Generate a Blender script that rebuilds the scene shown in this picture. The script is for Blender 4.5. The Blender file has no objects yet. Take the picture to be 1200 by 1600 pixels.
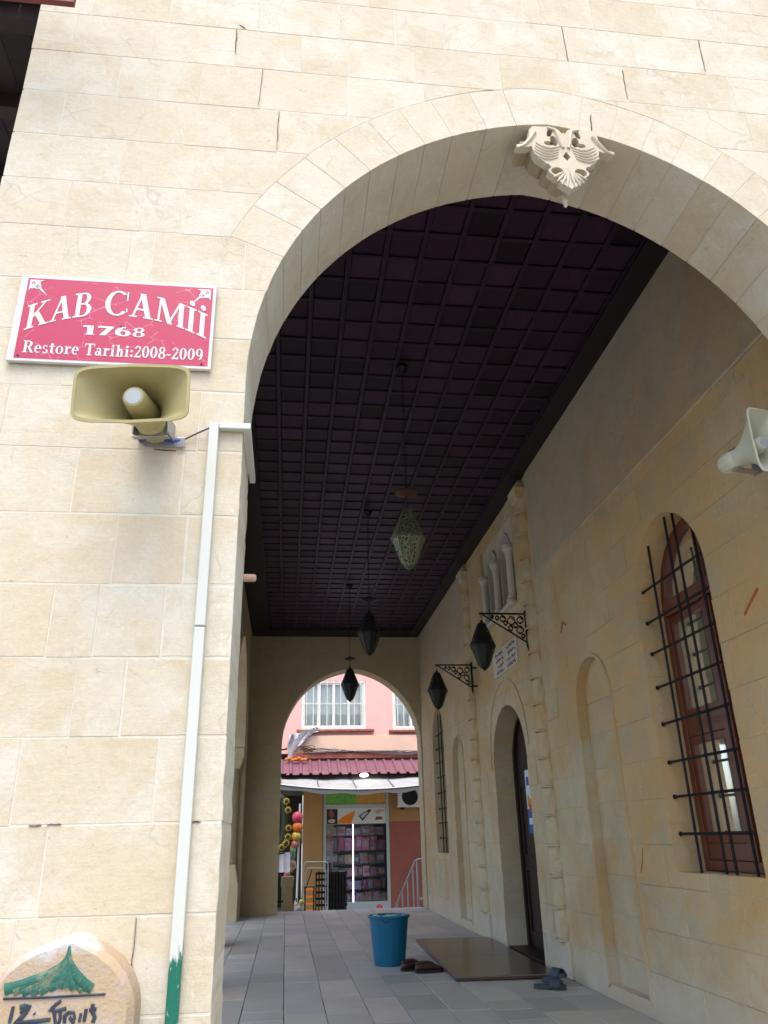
import bpy, bmesh, math, random
from mathutils import Vector, Matrix, geometry
random.seed(11)
R = math.radians
scene = bpy.context.scene
COL = scene.collection

# ------------------------------------------------------------------ camera, sky, sun, exposure
cam_d = bpy.data.cameras.new('camera')
cam_d.sensor_fit = 'VERTICAL'; cam_d.sensor_height = 36.0; cam_d.lens = 1205.0/1600*36
cam_d.clip_start = 0.05; cam_d.clip_end = 2000
cam = bpy.data.objects.new('camera', cam_d); COL.objects.link(cam)
right = Vector((0.99290571, -0.11678368, -0.02235679))
down = Vector((0.02502134, 0.38902617, -0.92088684))
fwd = Vector((0.11624193, 0.9137944, 0.38918838))
cam.matrix_world = Matrix(((right.x, -down.x, -fwd.x, 0), (right.y, -down.y, -fwd.y, 0), (right.z, -down.z, -fwd.z, 1.2), (0, 0, 0, 1)))
scene.camera = cam
world = bpy.data.worlds.new('World'); scene.world = world; world.use_nodes = True
wn = world.node_tree.nodes; wl = world.node_tree.links
sky_n = wn.new('ShaderNodeTexSky'); sky_n.sky_type = 'NISHITA'; sky_n.sun_disc = False
SUN_EL, SUN_AZ = R(66), math.atan2(-0.10, -0.99)
sky_n.sun_elevation = SUN_EL; sky_n.sun_rotation = SUN_AZ
sky_n.air_density = 1.0; sky_n.dust_density = 3.5; sky_n.ozone_density = 0.6
wl.new(sky_n.outputs[0], wn['Background'].inputs[0]); wn['Background'].inputs[1].default_value = 0.15
sun_d = bpy.data.lights.new('sun', 'SUN'); sun_d.energy = 0.55; sun_d.angle = R(35); sun_d.color = (1.0, 0.95, 0.87)
sun = bpy.data.objects.new('sun', sun_d); COL.objects.link(sun)
sdir = Vector((math.sin(SUN_AZ)*math.cos(SUN_EL), math.cos(SUN_AZ)*math.cos(SUN_EL), math.sin(SUN_EL)))
sun.rotation_euler = sdir.to_track_quat('Z', 'Y').to_euler(); sun.location = sdir*30
vs = scene.view_settings
vs.view_transform = 'Standard'; vs.look = 'None'; vs.exposure = 1.5; vs.gamma = 1.0; vs.use_curve_mapping = False
scene.cycles.max_bounces = 10; scene.cycles.diffuse_bounces = 6; scene.cycles.transparent_max_bounces = 12
scene.cycles.sample_clamp_indirect = 8.0

# ------------------------------------------------------------------ helpers
class MB:
    def __init__(s): s.v = []; s.f = []
    def add(s, vs_, fs):
        o = len(s.v); s.v += [tuple(p) for p in vs_]; s.f += [tuple(i+o for i in q) for q in fs]; return s
    def box(s, x0, x1, y0, y1, z0, z1):
        return s.add([(x0,y0,z0),(x1,y0,z0),(x1,y1,z0),(x0,y1,z0),(x0,y0,z1),(x1,y0,z1),(x1,y1,z1),(x0,y1,z1)],
                     [(3,2,1,0),(4,5,6,7),(0,1,5,4),(1,2,6,5),(2,3,7,6),(3,0,4,7)])
    def prism(s, poly, mp, d0, d1):
        n = len(poly); T_ = tess(poly)
        return s.add([mp(u, v, d0) for u, v in poly]+[mp(u, v, d1) for u, v in poly],
                     T_+[tuple(n+i for i in t_) for t_ in T_]+[(i, (i+1) % n, n+(i+1) % n, n+i) for i in range(n)])
    def sheet(s, poly, mp, d):
        return s.add([mp(u, v, d) for u, v in poly], [tuple(range(len(poly)))])
    def ring(s, outer, inner, mp, d0, d1, closed=True):
        n = len(outer); m = n if closed else n-1
        V = [mp(u, v, d) for d in (d0, d1) for pl in (outer, inner) for u, v in pl]
        F = []
        for i in range(m):
            j = (i+1) % n
            F += [(i, j, n+j, n+i), (2*n+i, 3*n+i, 3*n+j, 2*n+j), (i, 2*n+i, 2*n+j, j), (n+i, n+j, 3*n+j, 3*n+i)]
        if not closed:
            F += [(0, n, 3*n, 2*n), (n-1, 3*n-1, 4*n-1, 2*n-1)]
        return s.add(V, F)
    def tube(s, path, r, n=8, closed=False, caps=True):
        P = [Vector(p) for p in path]; m = len(P); V = []
        rr = r if isinstance(r, (list, tuple)) else [r]*m
        prev = None
        for i in range(m):
            a = P[(i-1) % m] if (closed or i > 0) else P[i]
            b = P[(i+1) % m] if (closed or i < m-1) else P[i]
            t = (b-a)
            t = t.normalized() if t.length > 1e-9 else Vector((0, 0, 1))
            if prev is None:
                prev = t.orthogonal().normalized()
            prev = (prev - t*prev.dot(t))
            prev = prev.normalized() if prev.length > 1e-6 else t.orthogonal().normalized()
            q = t.cross(prev)
            for k in range(n):
                an = 2*math.pi*k/n
                V.append(P[i]+(prev*math.cos(an)+q*math.sin(an))*rr[i])
        F = []
        for i in range(m if closed else m-1):
            j = (i+1) % m
            for k in range(n):
                k2 = (k+1) % n
                F.append((i*n+k, i*n+k2, j*n+k2, j*n+k))
        if caps and not closed:
            F += [tuple(range(n-1, -1, -1)), tuple(range((m-1)*n, m*n))]
        return s.add(V, F)
    def lathe(s, prof, n=24, c=(0, 0, 0), axis='Z', a0=0.0, a1=2*math.pi):
        full = abs(a1-a0-2*math.pi) < 1e-6; m = n if full else n+1; V = []
        for r_, z in prof:
            for k in range(m):
                a = a0+(a1-a0)*k/n; x, y = r_*math.cos(a), r_*math.sin(a)
                if axis == 'Z': V.append((c[0]+x, c[1]+y, c[2]+z))
                elif axis == 'Y': V.append((c[0]+x, c[1]+z, c[2]+y))
                else: V.append((c[0]+z, c[1]+x, c[2]+y))
        F = []
        for i in range(len(prof)-1):
            for k in range(n):
                k2 = (k+1) % m
                F.append((i*m+k, i*m+k2, (i+1)*m+k2, (i+1)*m+k))
        if prof[0][0] > 1e-5 and full: F.append(tuple(range(m-1, -1, -1)))
        if prof[-1][0] > 1e-5 and full: F.append(tuple(range((len(prof)-1)*m, len(prof)*m)))
        return s.add(V, F)
    def ball(s, c, r, n=14, sq=(1, 1, 1)):
        o = len(s.v)
        s.lathe([(max(1e-4, r*math.sin(math.pi*i/(n//2+1))), -r*math.cos(math.pi*i/(n//2+1))) for i in range(n//2+2)], n)
        for i in range(o, len(s.v)):
            p = s.v[i]; s.v[i] = (c[0]+p[0]*sq[0], c[1]+p[1]*sq[1], c[2]+p[2]*sq[2])
        return s
    def loft(s, rings, caps=True):
        n = len(rings[0]); V = [p for rg in rings for p in rg]; F = []
        for i in range(len(rings)-1):
            for k in range(n):
                k2 = (k+1) % n
                F.append((i*n+k, i*n+k2, (i+1)*n+k2, (i+1)*n+k))
        if caps: F += [tuple(range(n-1, -1, -1)), tuple(range((len(rings)-1)*n, len(rings)*n))]
        return s.add(V, F)
    def xf(s, M):
        s.v = [tuple(M @ Vector(p)) for p in s.v]; return s
    def build(s, name, m, parent=None, smooth=None, bevel=0.0, center=True):
        c = Vector((0, 0, 0))
        if center:
            xs, ys, zs = zip(*s.v)
            c = Vector(((min(xs)+max(xs))/2, (min(ys)+max(ys))/2, min(zs)))
        me = bpy.data.meshes.new(name)
        me.from_pydata([tuple(Vector(p)-c) for p in s.v], [], s.f)
        bm = bmesh.new(); bm.from_mesh(me)
        bmesh.ops.recalc_face_normals(bm, faces=bm.faces)
        bm.to_mesh(me); bm.free()
        if smooth is not None:
            me.shade_smooth(); me.set_sharp_from_angle(angle=R(smooth))
        me.materials.append(m)
        o = bpy.data.objects.new(name, me); COL.objects.link(o)
        if parent is not None:
            o.parent = parent; w = Vector((0, 0, 0)); p = parent
            while p is not None: w += p.location; p = p.parent
            o.location = (c-w) if center else (0, 0, 0)
        else:
            o.location = c
        if bevel:
            b = o.modifiers.new('bevel', 'BEVEL'); b.width = bevel; b.segments = 2; b.limit_method = 'ANGLE'; b.angle_limit = R(35)
        return o

def thing(name, label, cat, loc=(0, 0, 0), group=None, kind=None):
    o = bpy.data.objects.new(name, None); COL.objects.link(o); o.location = loc; o.empty_display_size = 0.1
    return tag(o, label, cat, group, kind)
def tag(o, label=None, cat=None, group=None, kind=None):
    if label: o['label'] = label
    if cat: o['category'] = cat
    if group: o['group'] = group
    if kind: o['kind'] = kind
    return o
def copy_tree(o, parent=None, label=None):
    c = o.copy(); COL.objects.link(c)
    if parent is not None: c.parent = parent
    if label: c['label'] = label
    for ch in o.children: copy_tree(ch, c)
    return c

# ---- 2D polygons
def area(p): return 0.5*sum(p[i][0]*p[(i+1) % len(p)][1]-p[(i+1) % len(p)][0]*p[i][1] for i in range(len(p)))
def inside(pt, P):
    x, y = pt; c = False; n = len(P)
    for i in range(n):
        x1, y1 = P[i]; x2, y2 = P[(i+1) % n]
        if (y1 > y) != (y2 > y) and x < (x2-x1)*(y-y1)/(y2-y1)+x1: c = not c
    return c
def diff(A, B):
    """A minus B, both simple and counter-clockwise"""
    if area(A) < 0: A = A[::-1]
    if area(B) < 0: B = B[::-1]
    X = []; na, nb = len(A), len(B)
    for i in range(na):
        p, p2 = A[i], A[(i+1) % na]
        for j in range(nb):
            q, q2 = B[j], B[(j+1) % nb]
            rx, ry = p2[0]-p[0], p2[1]-p[1]; sx, sy = q2[0]-q[0], q2[1]-q[1]
            den = rx*sy-ry*sx
            if abs(den) < 1e-14: continue
            t = ((q[0]-p[0])*sy-(q[1]-p[1])*sx)/den; u = ((q[0]-p[0])*ry-(q[1]-p[1])*rx)/den
            if 0 <= t < 1 and 0 <= u < 1:
                X.append({'pt': (p[0]+rx*t, p[1]+ry*t), 'a': i+t, 'b': j+u, 'enter': den > 0 and None})
                X[-1]['enter'] = (rx*-sy+ry*sx) > 0   # crossing from outside of a ccw polygon to inside
    if not X:
        return [] if inside(A[0], B) else [A]
    for x in X:   # walking A, does it go into B?
        i = int(x['a']); p, p2 = A[i], A[(i+1) % na]; L = math.hypot(p2[0]-p[0], p2[1]-p[1])
        e = 1e-5/L
        x['enter'] = inside((x['pt'][0]+(p2[0]-p[0])*e, x['pt'][1]+(p2[1]-p[1])*e), B)
    SA = sorted(X, key=lambda x: x['a']); SB = sorted(X, key=lambda x: x['b'])
    out = []; used = set()
    for st in SA:
        if st['enter'] or id(st) in used: continue
        poly = []; cur = st; guard = 0
        while guard < 40:
            guard += 1; used.add(id(cur)); poly.append(cur['pt'])
            k = SA.index(cur); nx = SA[(k+1) % len(SA)]
            i = int(math.floor(cur['a']))+1; end = nx['a'] if nx['a'] > cur['a'] else nx['a']+na
            while i <= end:
                if i < end or True: poly.append(A[i % na])
                i += 1
            poly.append(nx['pt'])
            k = SB.index(nx); pv = SB[(k-1) % len(SB)]
            j = int(math.floor(nx['b'])); end = pv['b'] if pv['b'] < nx['b'] else pv['b']-nb
            while j > end:
                poly.append(B[j % nb]); j -= 1
            if pv is st: break
            cur = pv
        q = [poly[0]]
        for p in poly[1:]:
            if math.hypot(p[0]-q[-1][0], p[1]-q[-1][1]) > 1e-6: q.append(p)
        if math.hypot(q[0][0]-q[-1][0], q[0][1]-q[-1][1]) < 1e-6: q.pop()
        if len(q) > 2: out.append(q)
    return out
def offset(P, d):
    """move every edge of a ccw polygon inwards by d"""
    if area(P) < 0: P = P[::-1]
    n = len(P); out = []
    for i in range(n):
        a, b, c = P[i-1], P[i], P[(i+1) % n]
        e1 = Vector((b[0]-a[0], b[1]-a[1])); e2 = Vector((c[0]-b[0], c[1]-b[1]))
        if e1.length < 1e-9 or e2.length < 1e-9: out.append(b); continue
        e1.normalize(); e2.normalize()
        n1 = Vector((-e1.y, e1.x)); n2 = Vector((-e2.y, e2.x)); m = n1+n2
        k = m.dot(n1)
        m = m/k if k > 0.35 else m.normalized()*1.2 if m.length > 1e-6 else n1
        out.append((b[0]+m.x*d, b[1]+m.y*d))
    return out
def subdiv(P, step, jit):
    out = []
    for i in range(len(P)):
        a, b = P[i], P[(i+1) % len(P)]; L = math.hypot(b[0]-a[0], b[1]-a[1]); k = max(1, int(L/step))
        for j in range(k):
            t = j/k; out.append((a[0]+(b[0]-a[0])*t+random.uniform(-jit, jit), a[1]+(b[1]-a[1])*t+random.uniform(-jit, jit)))
    return out
def arch(cx, half, z0, rise, bottom, n=20):
    """ccw outline of an arched opening; two-centred when pointed, elliptic when flat"""
    pts = [(cx-half, bottom), (cx+half, bottom)]
    if rise >= half*1.001:
        e = (rise*rise-half*half)/(2*half); Rr = half+e; am = math.acos(e/Rr)
        pts += [(cx-e+Rr*math.cos(am*i/n), z0+Rr*math.sin(am*i/n)) for i in range(n+1)]
        pts += [(cx+e-Rr*math.cos(am*i/n), z0+Rr*math.sin(am*i/n)) for i in range(n-1, -1, -1)]
    else:
        pts += [(cx+half*math.cos(math.pi*i/(2*n)), z0+rise*math.sin(math.pi*i/(2*n))) for i in range(2*n+1)]
    return pts
def tess(P):
    return [tuple(t_) for t_ in geometry.tessellate_polygon([[Vector((u, v, 0)) for u, v in P]])]
def block(poly, mp, t, gap=0.004, ch=0.004, jit=0.0012, d=0.0, step=0.11, chip=None):
    mb = MB()
    P = subdiv(offset(poly, gap/2), step, jit)
    if chip: P = [(u-chip(v) if abs(u-chip.u) < 0.006 else u, v) for u, v in P]
    Q = offset(P, ch); n = len(P)
    V = [mp(u, v, d) for u, v in Q]+[mp(u, v, d+ch) for u, v in P]+[mp(u, v, d+t) for u, v in P]
    tri = tess(Q); F = list(tri)+[tuple(2*n+i for i in t_) for t_ in tess(P)]
    for i in range(n):
        j = (i+1) % n
        F += [(i, n+i, n+j, j), (n+i, 2*n+i, 2*n+j, n+j)]
    return mb.add(V, F)
def courses(u0, u1, zs, fixed=None, lo=0.3, hi=0.62):
    out = []
    for k in range(len(zs)-1):
        us = [u0]
        fx = (fixed or {}).get(k)
        if fx: us += [x for x in fx if u0 < x < u1]
        while u1-us[-1] > hi*1.25:
            us.append(us[-1]+random.uniform(lo, hi))
        if len(us) > 1 and u1-us[-1] < lo*0.4 and not fx: us.pop()
        us.append(u1)
        for i in range(len(us)-1): out.append([(us[i], zs[k]), (us[i+1], zs[k]), (us[i+1], zs[k+1]), (us[i], zs[k+1])])
    return out
def stone_wall(parent, mp, t, polys, openings, m, gap=0.0055, ch=0.0009, dj=0.0005, jit=0.0012, name='stone', chip=None):
    for P in polys:
        L = [P]
        for B in openings:
            L = [q for a in L for q in diff(a, B)]
        for q in L:
            if abs(area(q)) < 0.0025: continue
            jamb = chip is not None and any(abs(u-chip.u) < 0.004 for u, v in q)
            block(q, mp, t, gap*random.choice((0.35, 0.6, 1.0, 1.4)), ch*(2.2 if jamb else 1), jit, random.uniform(-dj, dj), 0.035 if jamb else 0.11, chip if jamb else None).build(name, m, parent)
def core(parent, mp, d0, d1, outline, openings, m, name='mortar_core', grow=0.005):
    cu = sorted({round(sum(p[0] for p in B)/len(B)+0.00137, 5) for B in openings})
    u0, u1 = min(p[0] for p in outline), max(p[0] for p in outline); z0, z1 = min(p[1] for p in outline), max(p[1] for p in outline)
    us = [u0]+[u for u in cu if u0 < u < u1]+[u1]
    L = [[(us[i], z0), (us[i+1], z0), (us[i+1], z1), (us[i], z1)] for i in range(len(us)-1)]
    for B in openings:
        L = [q for a in L for q in diff(a, offset(B, -grow))]
    mb = MB()
    for q in L: mb.prism(q, mp, d0, d1)
    return mb.build(name, m, parent)

# ------------------------------------------------------------------ materials
def new_mat(name):
    m = bpy.data.materials.new(name); m.use_nodes = True
    nt = m.node_tree; b = nt.nodes['Principled BSDF']
    return m, nt, b
def N(nt, typ, **kw):
    n = nt.nodes.new(typ)
    for k, v in kw.items():
        if k.startswith('i_'):
            key = k[2:]; key = int(key) if key.isdigit() else key.replace('_', ' ')
            n.inputs[key].default_value = v
        else: setattr(n, k, v)
    return n
def ramp(nt, stops, fac, interp='LINEAR'):
    r = nt.nodes.new('ShaderNodeValToRGB'); r.color_ramp.interpolation = interp
    els = r.color_ramp.elements
    while len(els) < len(stops): els.new(0.5)
    for e, (p, c) in zip(els, stops):
        e.position = p; e.color = (*c, 1) if len(c) == 3 else c
    nt.links.new(fac, r.inputs[0]); return r
def mix(nt, a, b, fac, mode='MIX'):
    n = nt.nodes.new('ShaderNodeMix'); n.data_type = 'RGBA'; n.blend_type = mode
    for sock, val in ((n.inputs['A'], a), (n.inputs['B'], b), (n.inputs['Factor'], fac)):
        if hasattr(val, 'is_output'): nt.links.new(val, sock)
        elif isinstance(val, (int, float)): sock.default_value = val
        else: sock.default_value = (*val, 1)
    return n.outputs['Result']
def math_n(nt, op, a, b=0.0):
    n = nt.nodes.new('ShaderNodeMath'); n.operation = op
    for i, x in enumerate((a, b)):
        if hasattr(x, 'is_output'): nt.links.new(x, n.inputs[i])
        else: n.inputs[i].default_value = x
    return n.outputs[0]
def noise(nt, vec, scale, detail=4, rough=0.6, dist=0.0):
    n = N(nt, 'ShaderNodeTexNoise', i_Scale=scale, i_Detail=detail, i_Roughness=rough, i_Distortion=dist)
    nt.links.new(vec, n.inputs['Vector']); return n.outputs['Fac']
def pos_rand(nt, k=7.0):
    g = nt.nodes.new('ShaderNodeNewGeometry'); o = nt.nodes.new('ShaderNodeObjectInfo')
    a = N(nt, 'ShaderNodeVectorMath', operation='SCALE'); nt.links.new(o.outputs['Random'], a.inputs['Scale']); a.inputs[0].default_value = (k, k*1.7, k*0.6)
    s = N(nt, 'ShaderNodeVectorMath', operation='ADD'); nt.links.new(g.outputs['Position'], s.inputs[0]); nt.links.new(a.outputs[0], s.inputs[1])
    return g.outputs['Position'], s.outputs[0], o.outputs['Random']
def stretch(nt, vec, sc):
    n = N(nt, 'ShaderNodeVectorMath', operation='MULTIPLY'); nt.links.new(vec, n.inputs[0]); n.inputs[1].default_value = sc
    return n.outputs[0]
def bump(nt, b, h, strength=0.3, dist=0.01):
    n = N(nt, 'ShaderNodeBump', i_Strength=strength, i_Distance=dist)
    nt.links.new(h, n.inputs['Height']); nt.links.new(n.outputs[0], b.inputs['Normal'])

def stone_mat(name, cols, stainA, stainB, sa=0.5, sb=0.4, pits=0.5, rough=0.85, bstr=0.35, salt=None, veins=0.45, speck=0.5, rust=0.5, warm_glow=None):
    m, nt, b = new_mat(name)
    pos, pr, rnd = pos_rand(nt)
    k = len(cols)
    base = ramp(nt, [(i/(k-1), c) for i, c in enumerate(cols)], rnd).outputs[0]
    nA = noise(nt, pos, 0.75, 6, 0.62, 0.8)
    fA = ramp(nt, [(0.46, (0, 0, 0)), (0.62, (1, 1, 1))], nA).outputs[0]
    col = mix(nt, base, stainA, math_n(nt, 'MULTIPLY', fA, sa))
    if warm_glow:   # broad patch of warm light painted into the wall colour
        dn = N(nt, 'ShaderNodeVectorMath', operation='DISTANCE'); nt.links.new(pos, dn.inputs[0]); dn.inputs[1].default_value = warm_glow[:3]
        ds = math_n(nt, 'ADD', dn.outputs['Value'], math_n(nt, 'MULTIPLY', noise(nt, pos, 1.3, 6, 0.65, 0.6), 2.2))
        fs_ = ramp(nt, [(0.0, (1, 1, 1)), (1.0, (0, 0, 0))], math_n(nt, 'MULTIPLY', math_n(nt, 'SUBTRACT', ds, warm_glow[3]), 1.1)).outputs[0]
        col = mix(nt, col, warm_glow[4], math_n(nt, 'MULTIPLY', fs_, 0.7))
    nB = noise(nt, pr, 2.6, 6, 0.65, 0.4)
    fB = ramp(nt, [(0.46, (0, 0, 0)), (0.64, (1, 1, 1))], nB).outputs[0]
    col = mix(nt, col, stainB, math_n(nt, 'MULTIPLY', fB, sb))
    nC = noise(nt, pr, 6.5, 6, 0.7, 0.5)
    fC = ramp(nt, [(0.50, (0, 0, 0)), (0.68, (1, 1, 1))], nC).outputs[0]
    col = mix(nt, col, tuple(c*k_ for c, k_ in zip(cols[0], (0.90, 0.84, 0.74))), math_n(nt, 'MULTIPLY', fC, 0.6))
    # tool strokes and grain
    st = noise(nt, stretch(nt, pr, (2.0, 2.0, 26.0)), 4.0, 4, 0.7)
    gr = noise(nt, pr, 55.0, 5, 0.75)
    v = math_n(nt, 'ADD', math_n(nt, 'MULTIPLY', st, 0.08), math_n(nt, 'MULTIPLY', gr, 0.26))
    v = math_n(nt, 'ADD', v, 0.82)
    hv = N(nt, 'ShaderNodeHueSaturation'); nt.links.new(col, hv.inputs['Color']); nt.links.new(v, hv.inputs['Value'])
    col = hv.outputs[0]
    vor = N(nt, 'ShaderNodeTexVoronoi', i_Scale=9.0); nt.links.new(pr, vor.inputs['Vector'])
    pitm = noise(nt, pr, 24.0, 5, 0.7, 1.0)
    pit = ramp(nt, [(0.655, (0, 0, 0)), (0.70, (1, 1, 1))], pitm).outputs[0]
    col = mix(nt, col, tuple(c*0.55 for c in cols[0]), math_n(nt, 'MULTIPLY', pit, pits))
    wob = N(nt, 'ShaderNodeTexNoise', i_Scale=2.2, i_Detail=4.0); nt.links.new(pr, wob.inputs['Vector'])
    wv = N(nt, 'ShaderNodeVectorMath', operation='SCALE'); nt.links.new(wob.outputs['Color'], wv.inputs[0]); wv.inputs['Scale'].default_value = 0.55
    wa = N(nt, 'ShaderNodeVectorMath', operation='ADD'); nt.links.new(pr, wa.inputs[0]); nt.links.new(wv.outputs[0], wa.inputs[1])
    ve = N(nt, 'ShaderNodeTexVoronoi', i_Scale=3.4, feature='DISTANCE_TO_EDGE'); nt.links.new(wa.outputs[0], ve.inputs['Vector'])
    vein = ramp(nt, [(0.0, (1, 1, 1)), (0.022, (0, 0, 0))], ve.outputs['Distance']).outputs[0]
    vmask = ramp(nt, [(0.50, (0, 0, 0)), (0.62, (1, 1, 1))], noise(nt, pr, 3.1, 3, 0.6)).outputs[0]
    vein = math_n(nt, 'MULTIPLY', vein, vmask)
    col = mix(nt, col, tuple(c*0.62 for c in cols[0]), math_n(nt, 'MULTIPLY', vein, veins))
    sp = ramp(nt, [(0.60, (0, 0, 0)), (0.68, (1, 1, 1))], noise(nt, pr, 34.0, 4, 0.6, 0.3)).outputs[0]
    smask = ramp(nt, [(0.48, (0, 0, 0)), (0.66, (1, 1, 1))], noise(nt, pos, 1.9, 4, 0.6)).outputs[0]
    col = mix(nt, col, tuple(min(0.72, c*1.22+0.02) for c in cols[-1]), math_n(nt, 'MULTIPLY', math_n(nt, 'MULTIPLY', sp, smask), speck))
    ru = ramp(nt, [(0.70, (0, 0, 0)), (0.76, (1, 1, 1))], noise(nt, pr, 7.5, 5, 0.75, 0.4)).outputs[0]
    col = mix(nt, col, (cols[0][0]*0.62, cols[0][0]*0.33, cols[0][0]*0.15), math_n(nt, 'MULTIPLY', ru, rust))
    if salt:
        sx = N(nt, 'ShaderNodeSeparateXYZ'); nt.links.new(pos, sx.inputs[0])
        hz = math_n(nt, 'ADD', sx.outputs['Z'], math_n(nt, 'MULTIPLY', noise(nt, pos, 4.0, 6, 0.7), 0.7))
        f = ramp(nt, [(0.55, (1, 1, 1)), (0.75, (0, 0, 0))], hz).outputs[0]
        col = mix(nt, col, salt, math_n(nt, 'MULTIPLY', f, 0.55))
    nt.links.new(col, b.inputs['Base Color'])
    b.inputs['Roughness'].default_value = rough; b.inputs['Specular IOR Level'].default_value = 0.25
    h = math_n(nt, 'ADD', math_n(nt, 'MULTIPLY', gr, 0.5), math_n(nt, 'MULTIPLY', noise(nt, pr, 9.0, 5, 0.6), 0.9))
    h = math_n(nt, 'SUBTRACT', h, math_n(nt, 'MULTIPLY', pit, 0.5))
    h = math_n(nt, 'ADD', h, math_n(nt, 'MULTIPLY', st, 0.15))
    bump(nt, b, h, bstr, 0.012)
    return m
def simple(name, col, rough=0.6, metal=0.0, var=0.12, scale=12.0, bstr=0.08, spec=0.4, hue=None):
    m, nt, b = new_mat(name)
    pos, pr, rnd = pos_rand(nt)
    n = noise(nt, pr, scale, 5, 0.65)
    v = math_n(nt, 'ADD', math_n(nt, 'MULTIPLY', n, 2*var), 1-var)
    hv = N(nt, 'ShaderNodeHueSaturation'); hv.inputs['Color'].default_value = (*col, 1); nt.links.new(v, hv.inputs['Value'])
    out = hv.outputs[0]
    if hue:
        f = ramp(nt, [(0.5, (0, 0, 0)), (0.65, (1, 1, 1))], noise(nt, pr, scale*0.4, 6, 0.7, 0.5)).outputs[0]
        out = mix(nt, out, hue, math_n(nt, 'MULTIPLY', f, 0.6))
    nt.links.new(out, b.inputs['Base Color'])
    b.inputs['Roughness'].default_value = rough; b.inputs['Metallic'].default_value = metal; b.inputs['Specular IOR Level'].default_value = spec
    bump(nt, b, noise(nt, pr, scale*4, 4, 0.6), bstr, 0.005)
    return m
def wood_mat(name, cA, cB, rough=0.55, axis=(1, 12, 12), var=0.5, spec=0.35):
    m, nt, b = new_mat(name)
    pos, pr, rnd = pos_rand(nt)
    g = noise(nt, stretch(nt, pr, axis), 3.0, 6, 0.7, 0.6)
    base = mix(nt, cA, cB, g)
    hv = N(nt, 'ShaderNodeHueSaturation'); nt.links.new(base, hv.inputs['Color'])
    nt.links.new(math_n(nt, 'ADD', math_n(nt, 'MULTIPLY', rnd, var), 1-var/2), hv.inputs['Value'])
    nt.links.new(hv.outputs[0], b.inputs['Base Color']); b.inputs['Roughness'].default_value = rough; b.inputs['Specular IOR Level'].default_value = spec
    bump(nt, b, g, 0.15, 0.006)
    return m
def glass_mat(name, tint=(0.9, 0.95, 0.93), refl=0.25, rough=0.03):
    m, nt, b = new_mat(name)
    nt.nodes.remove(b); out = nt.nodes['Material Output']
    tr = nt.nodes.new('ShaderNodeBsdfTransparent'); tr.inputs[0].default_value = (*tint, 1)
    gl = nt.nodes.new('ShaderNodeBsdfGlossy'); gl.inputs['Roughness'].default_value = rough; gl.inputs[0].default_value = (0.95, 0.97, 1, 1)
    lw = nt.nodes.new('ShaderNodeLayerWeight'); lw.inputs['Blend'].default_value = 0.35
    pos, pr, rnd = pos_rand(nt)
    f = math_n(nt, 'ADD', math_n(nt, 'MULTIPLY', lw.outputs['Fresnel'], 0.7), refl)
    mx = nt.nodes.new('ShaderNodeMixShader')
    nt.links.new(f, mx.inputs[0]); nt.links.new(tr.outputs[0], mx.inputs[1]); nt.links.new(gl.outputs[0], mx.inputs[2])
    bp = N(nt, 'ShaderNodeBump', i_Strength=0.03, i_Distance=0.01); nt.links.new(noise(nt, pr, 3.0, 2), bp.inputs['Height']); nt.links.new(bp.outputs[0], gl.inputs['Normal'])
    nt.links.new(mx.outputs[0], out.inputs[0])
    return m
def emit_mat(name, col, s):
    m, nt, b = new_mat(name)
    b.inputs['Base Color'].default_value = (*col, 1); b.inputs['Emission Color'].default_value = (*col, 1); b.inputs['Emission Strength'].default_value = s
    return m

M = {}
XS = 2.58
M['facade'] = stone_mat('cream limestone', [(0.535, 0.480, 0.362), (0.56, 0.51, 0.395), (0.53, 0.468, 0.348), (0.565, 0.53, 0.42), (0.55, 0.505, 0.40)],
                        (0.53, 0.435, 0.295), (0.575, 0.556, 0.47), 0.5, 0.9, 0.35, bstr=0.4, veins=0.4, speck=0.7, rust=0.45, salt=(0.46, 0.44, 0.40))
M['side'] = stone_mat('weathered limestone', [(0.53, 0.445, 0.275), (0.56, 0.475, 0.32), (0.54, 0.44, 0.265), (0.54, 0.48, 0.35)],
                      (0.52, 0.325, 0.14), (0.40, 0.37, 0.26), 0.85, 0.65, 0.45, bstr=0.45, salt=(0.58, 0.54, 0.45), warm_glow=(XS, 4.9, 2.5, 2.2, (0.58, 0.37, 0.165)))
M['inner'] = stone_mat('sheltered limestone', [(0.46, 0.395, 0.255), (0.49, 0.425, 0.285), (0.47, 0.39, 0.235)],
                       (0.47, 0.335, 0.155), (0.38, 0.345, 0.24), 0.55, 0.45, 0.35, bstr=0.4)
M['mortar'] = simple('lime mortar', (0.58, 0.55, 0.46), 0.9, var=0.2, scale=20, bstr=0.3, spec=0.1)
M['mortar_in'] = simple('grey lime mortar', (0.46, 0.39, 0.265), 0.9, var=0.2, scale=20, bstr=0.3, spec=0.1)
M['plaster'] = stone_mat('grey lime plaster', [(0.44, 0.40, 0.31), (0.46, 0.42, 0.33)], (0.49, 0.33, 0.155), (0.37, 0.35, 0.275), 0.6, 0.7, 0.2, bstr=0.35, warm_glow=(XS, 4.9, 2.5, 2.2, (0.55, 0.36, 0.165)))
M['eagle'] = stone_mat('whitewashed carving', [(0.54, 0.49, 0.365), (0.57, 0.52, 0.40)], (0.40, 0.30, 0.19), (0.58, 0.56, 0.5), 0.25, 0.3, 0.3, bstr=0.3)
M['marble'] = stone_mat('pale marble', [(0.56, 0.52, 0.46), (0.60, 0.56, 0.49)], (0.45, 0.40, 0.33), (0.55, 0.53, 0.5), 0.4, 0.4, 0.1, rough=0.6, bstr=0.1)
M['ceil'] = wood_mat('dark stained wood', (0.019, 0.0095, 0.022), (0.040, 0.019, 0.040), 0.42, (8, 1, 8), 1.1, 0.18)
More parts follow.
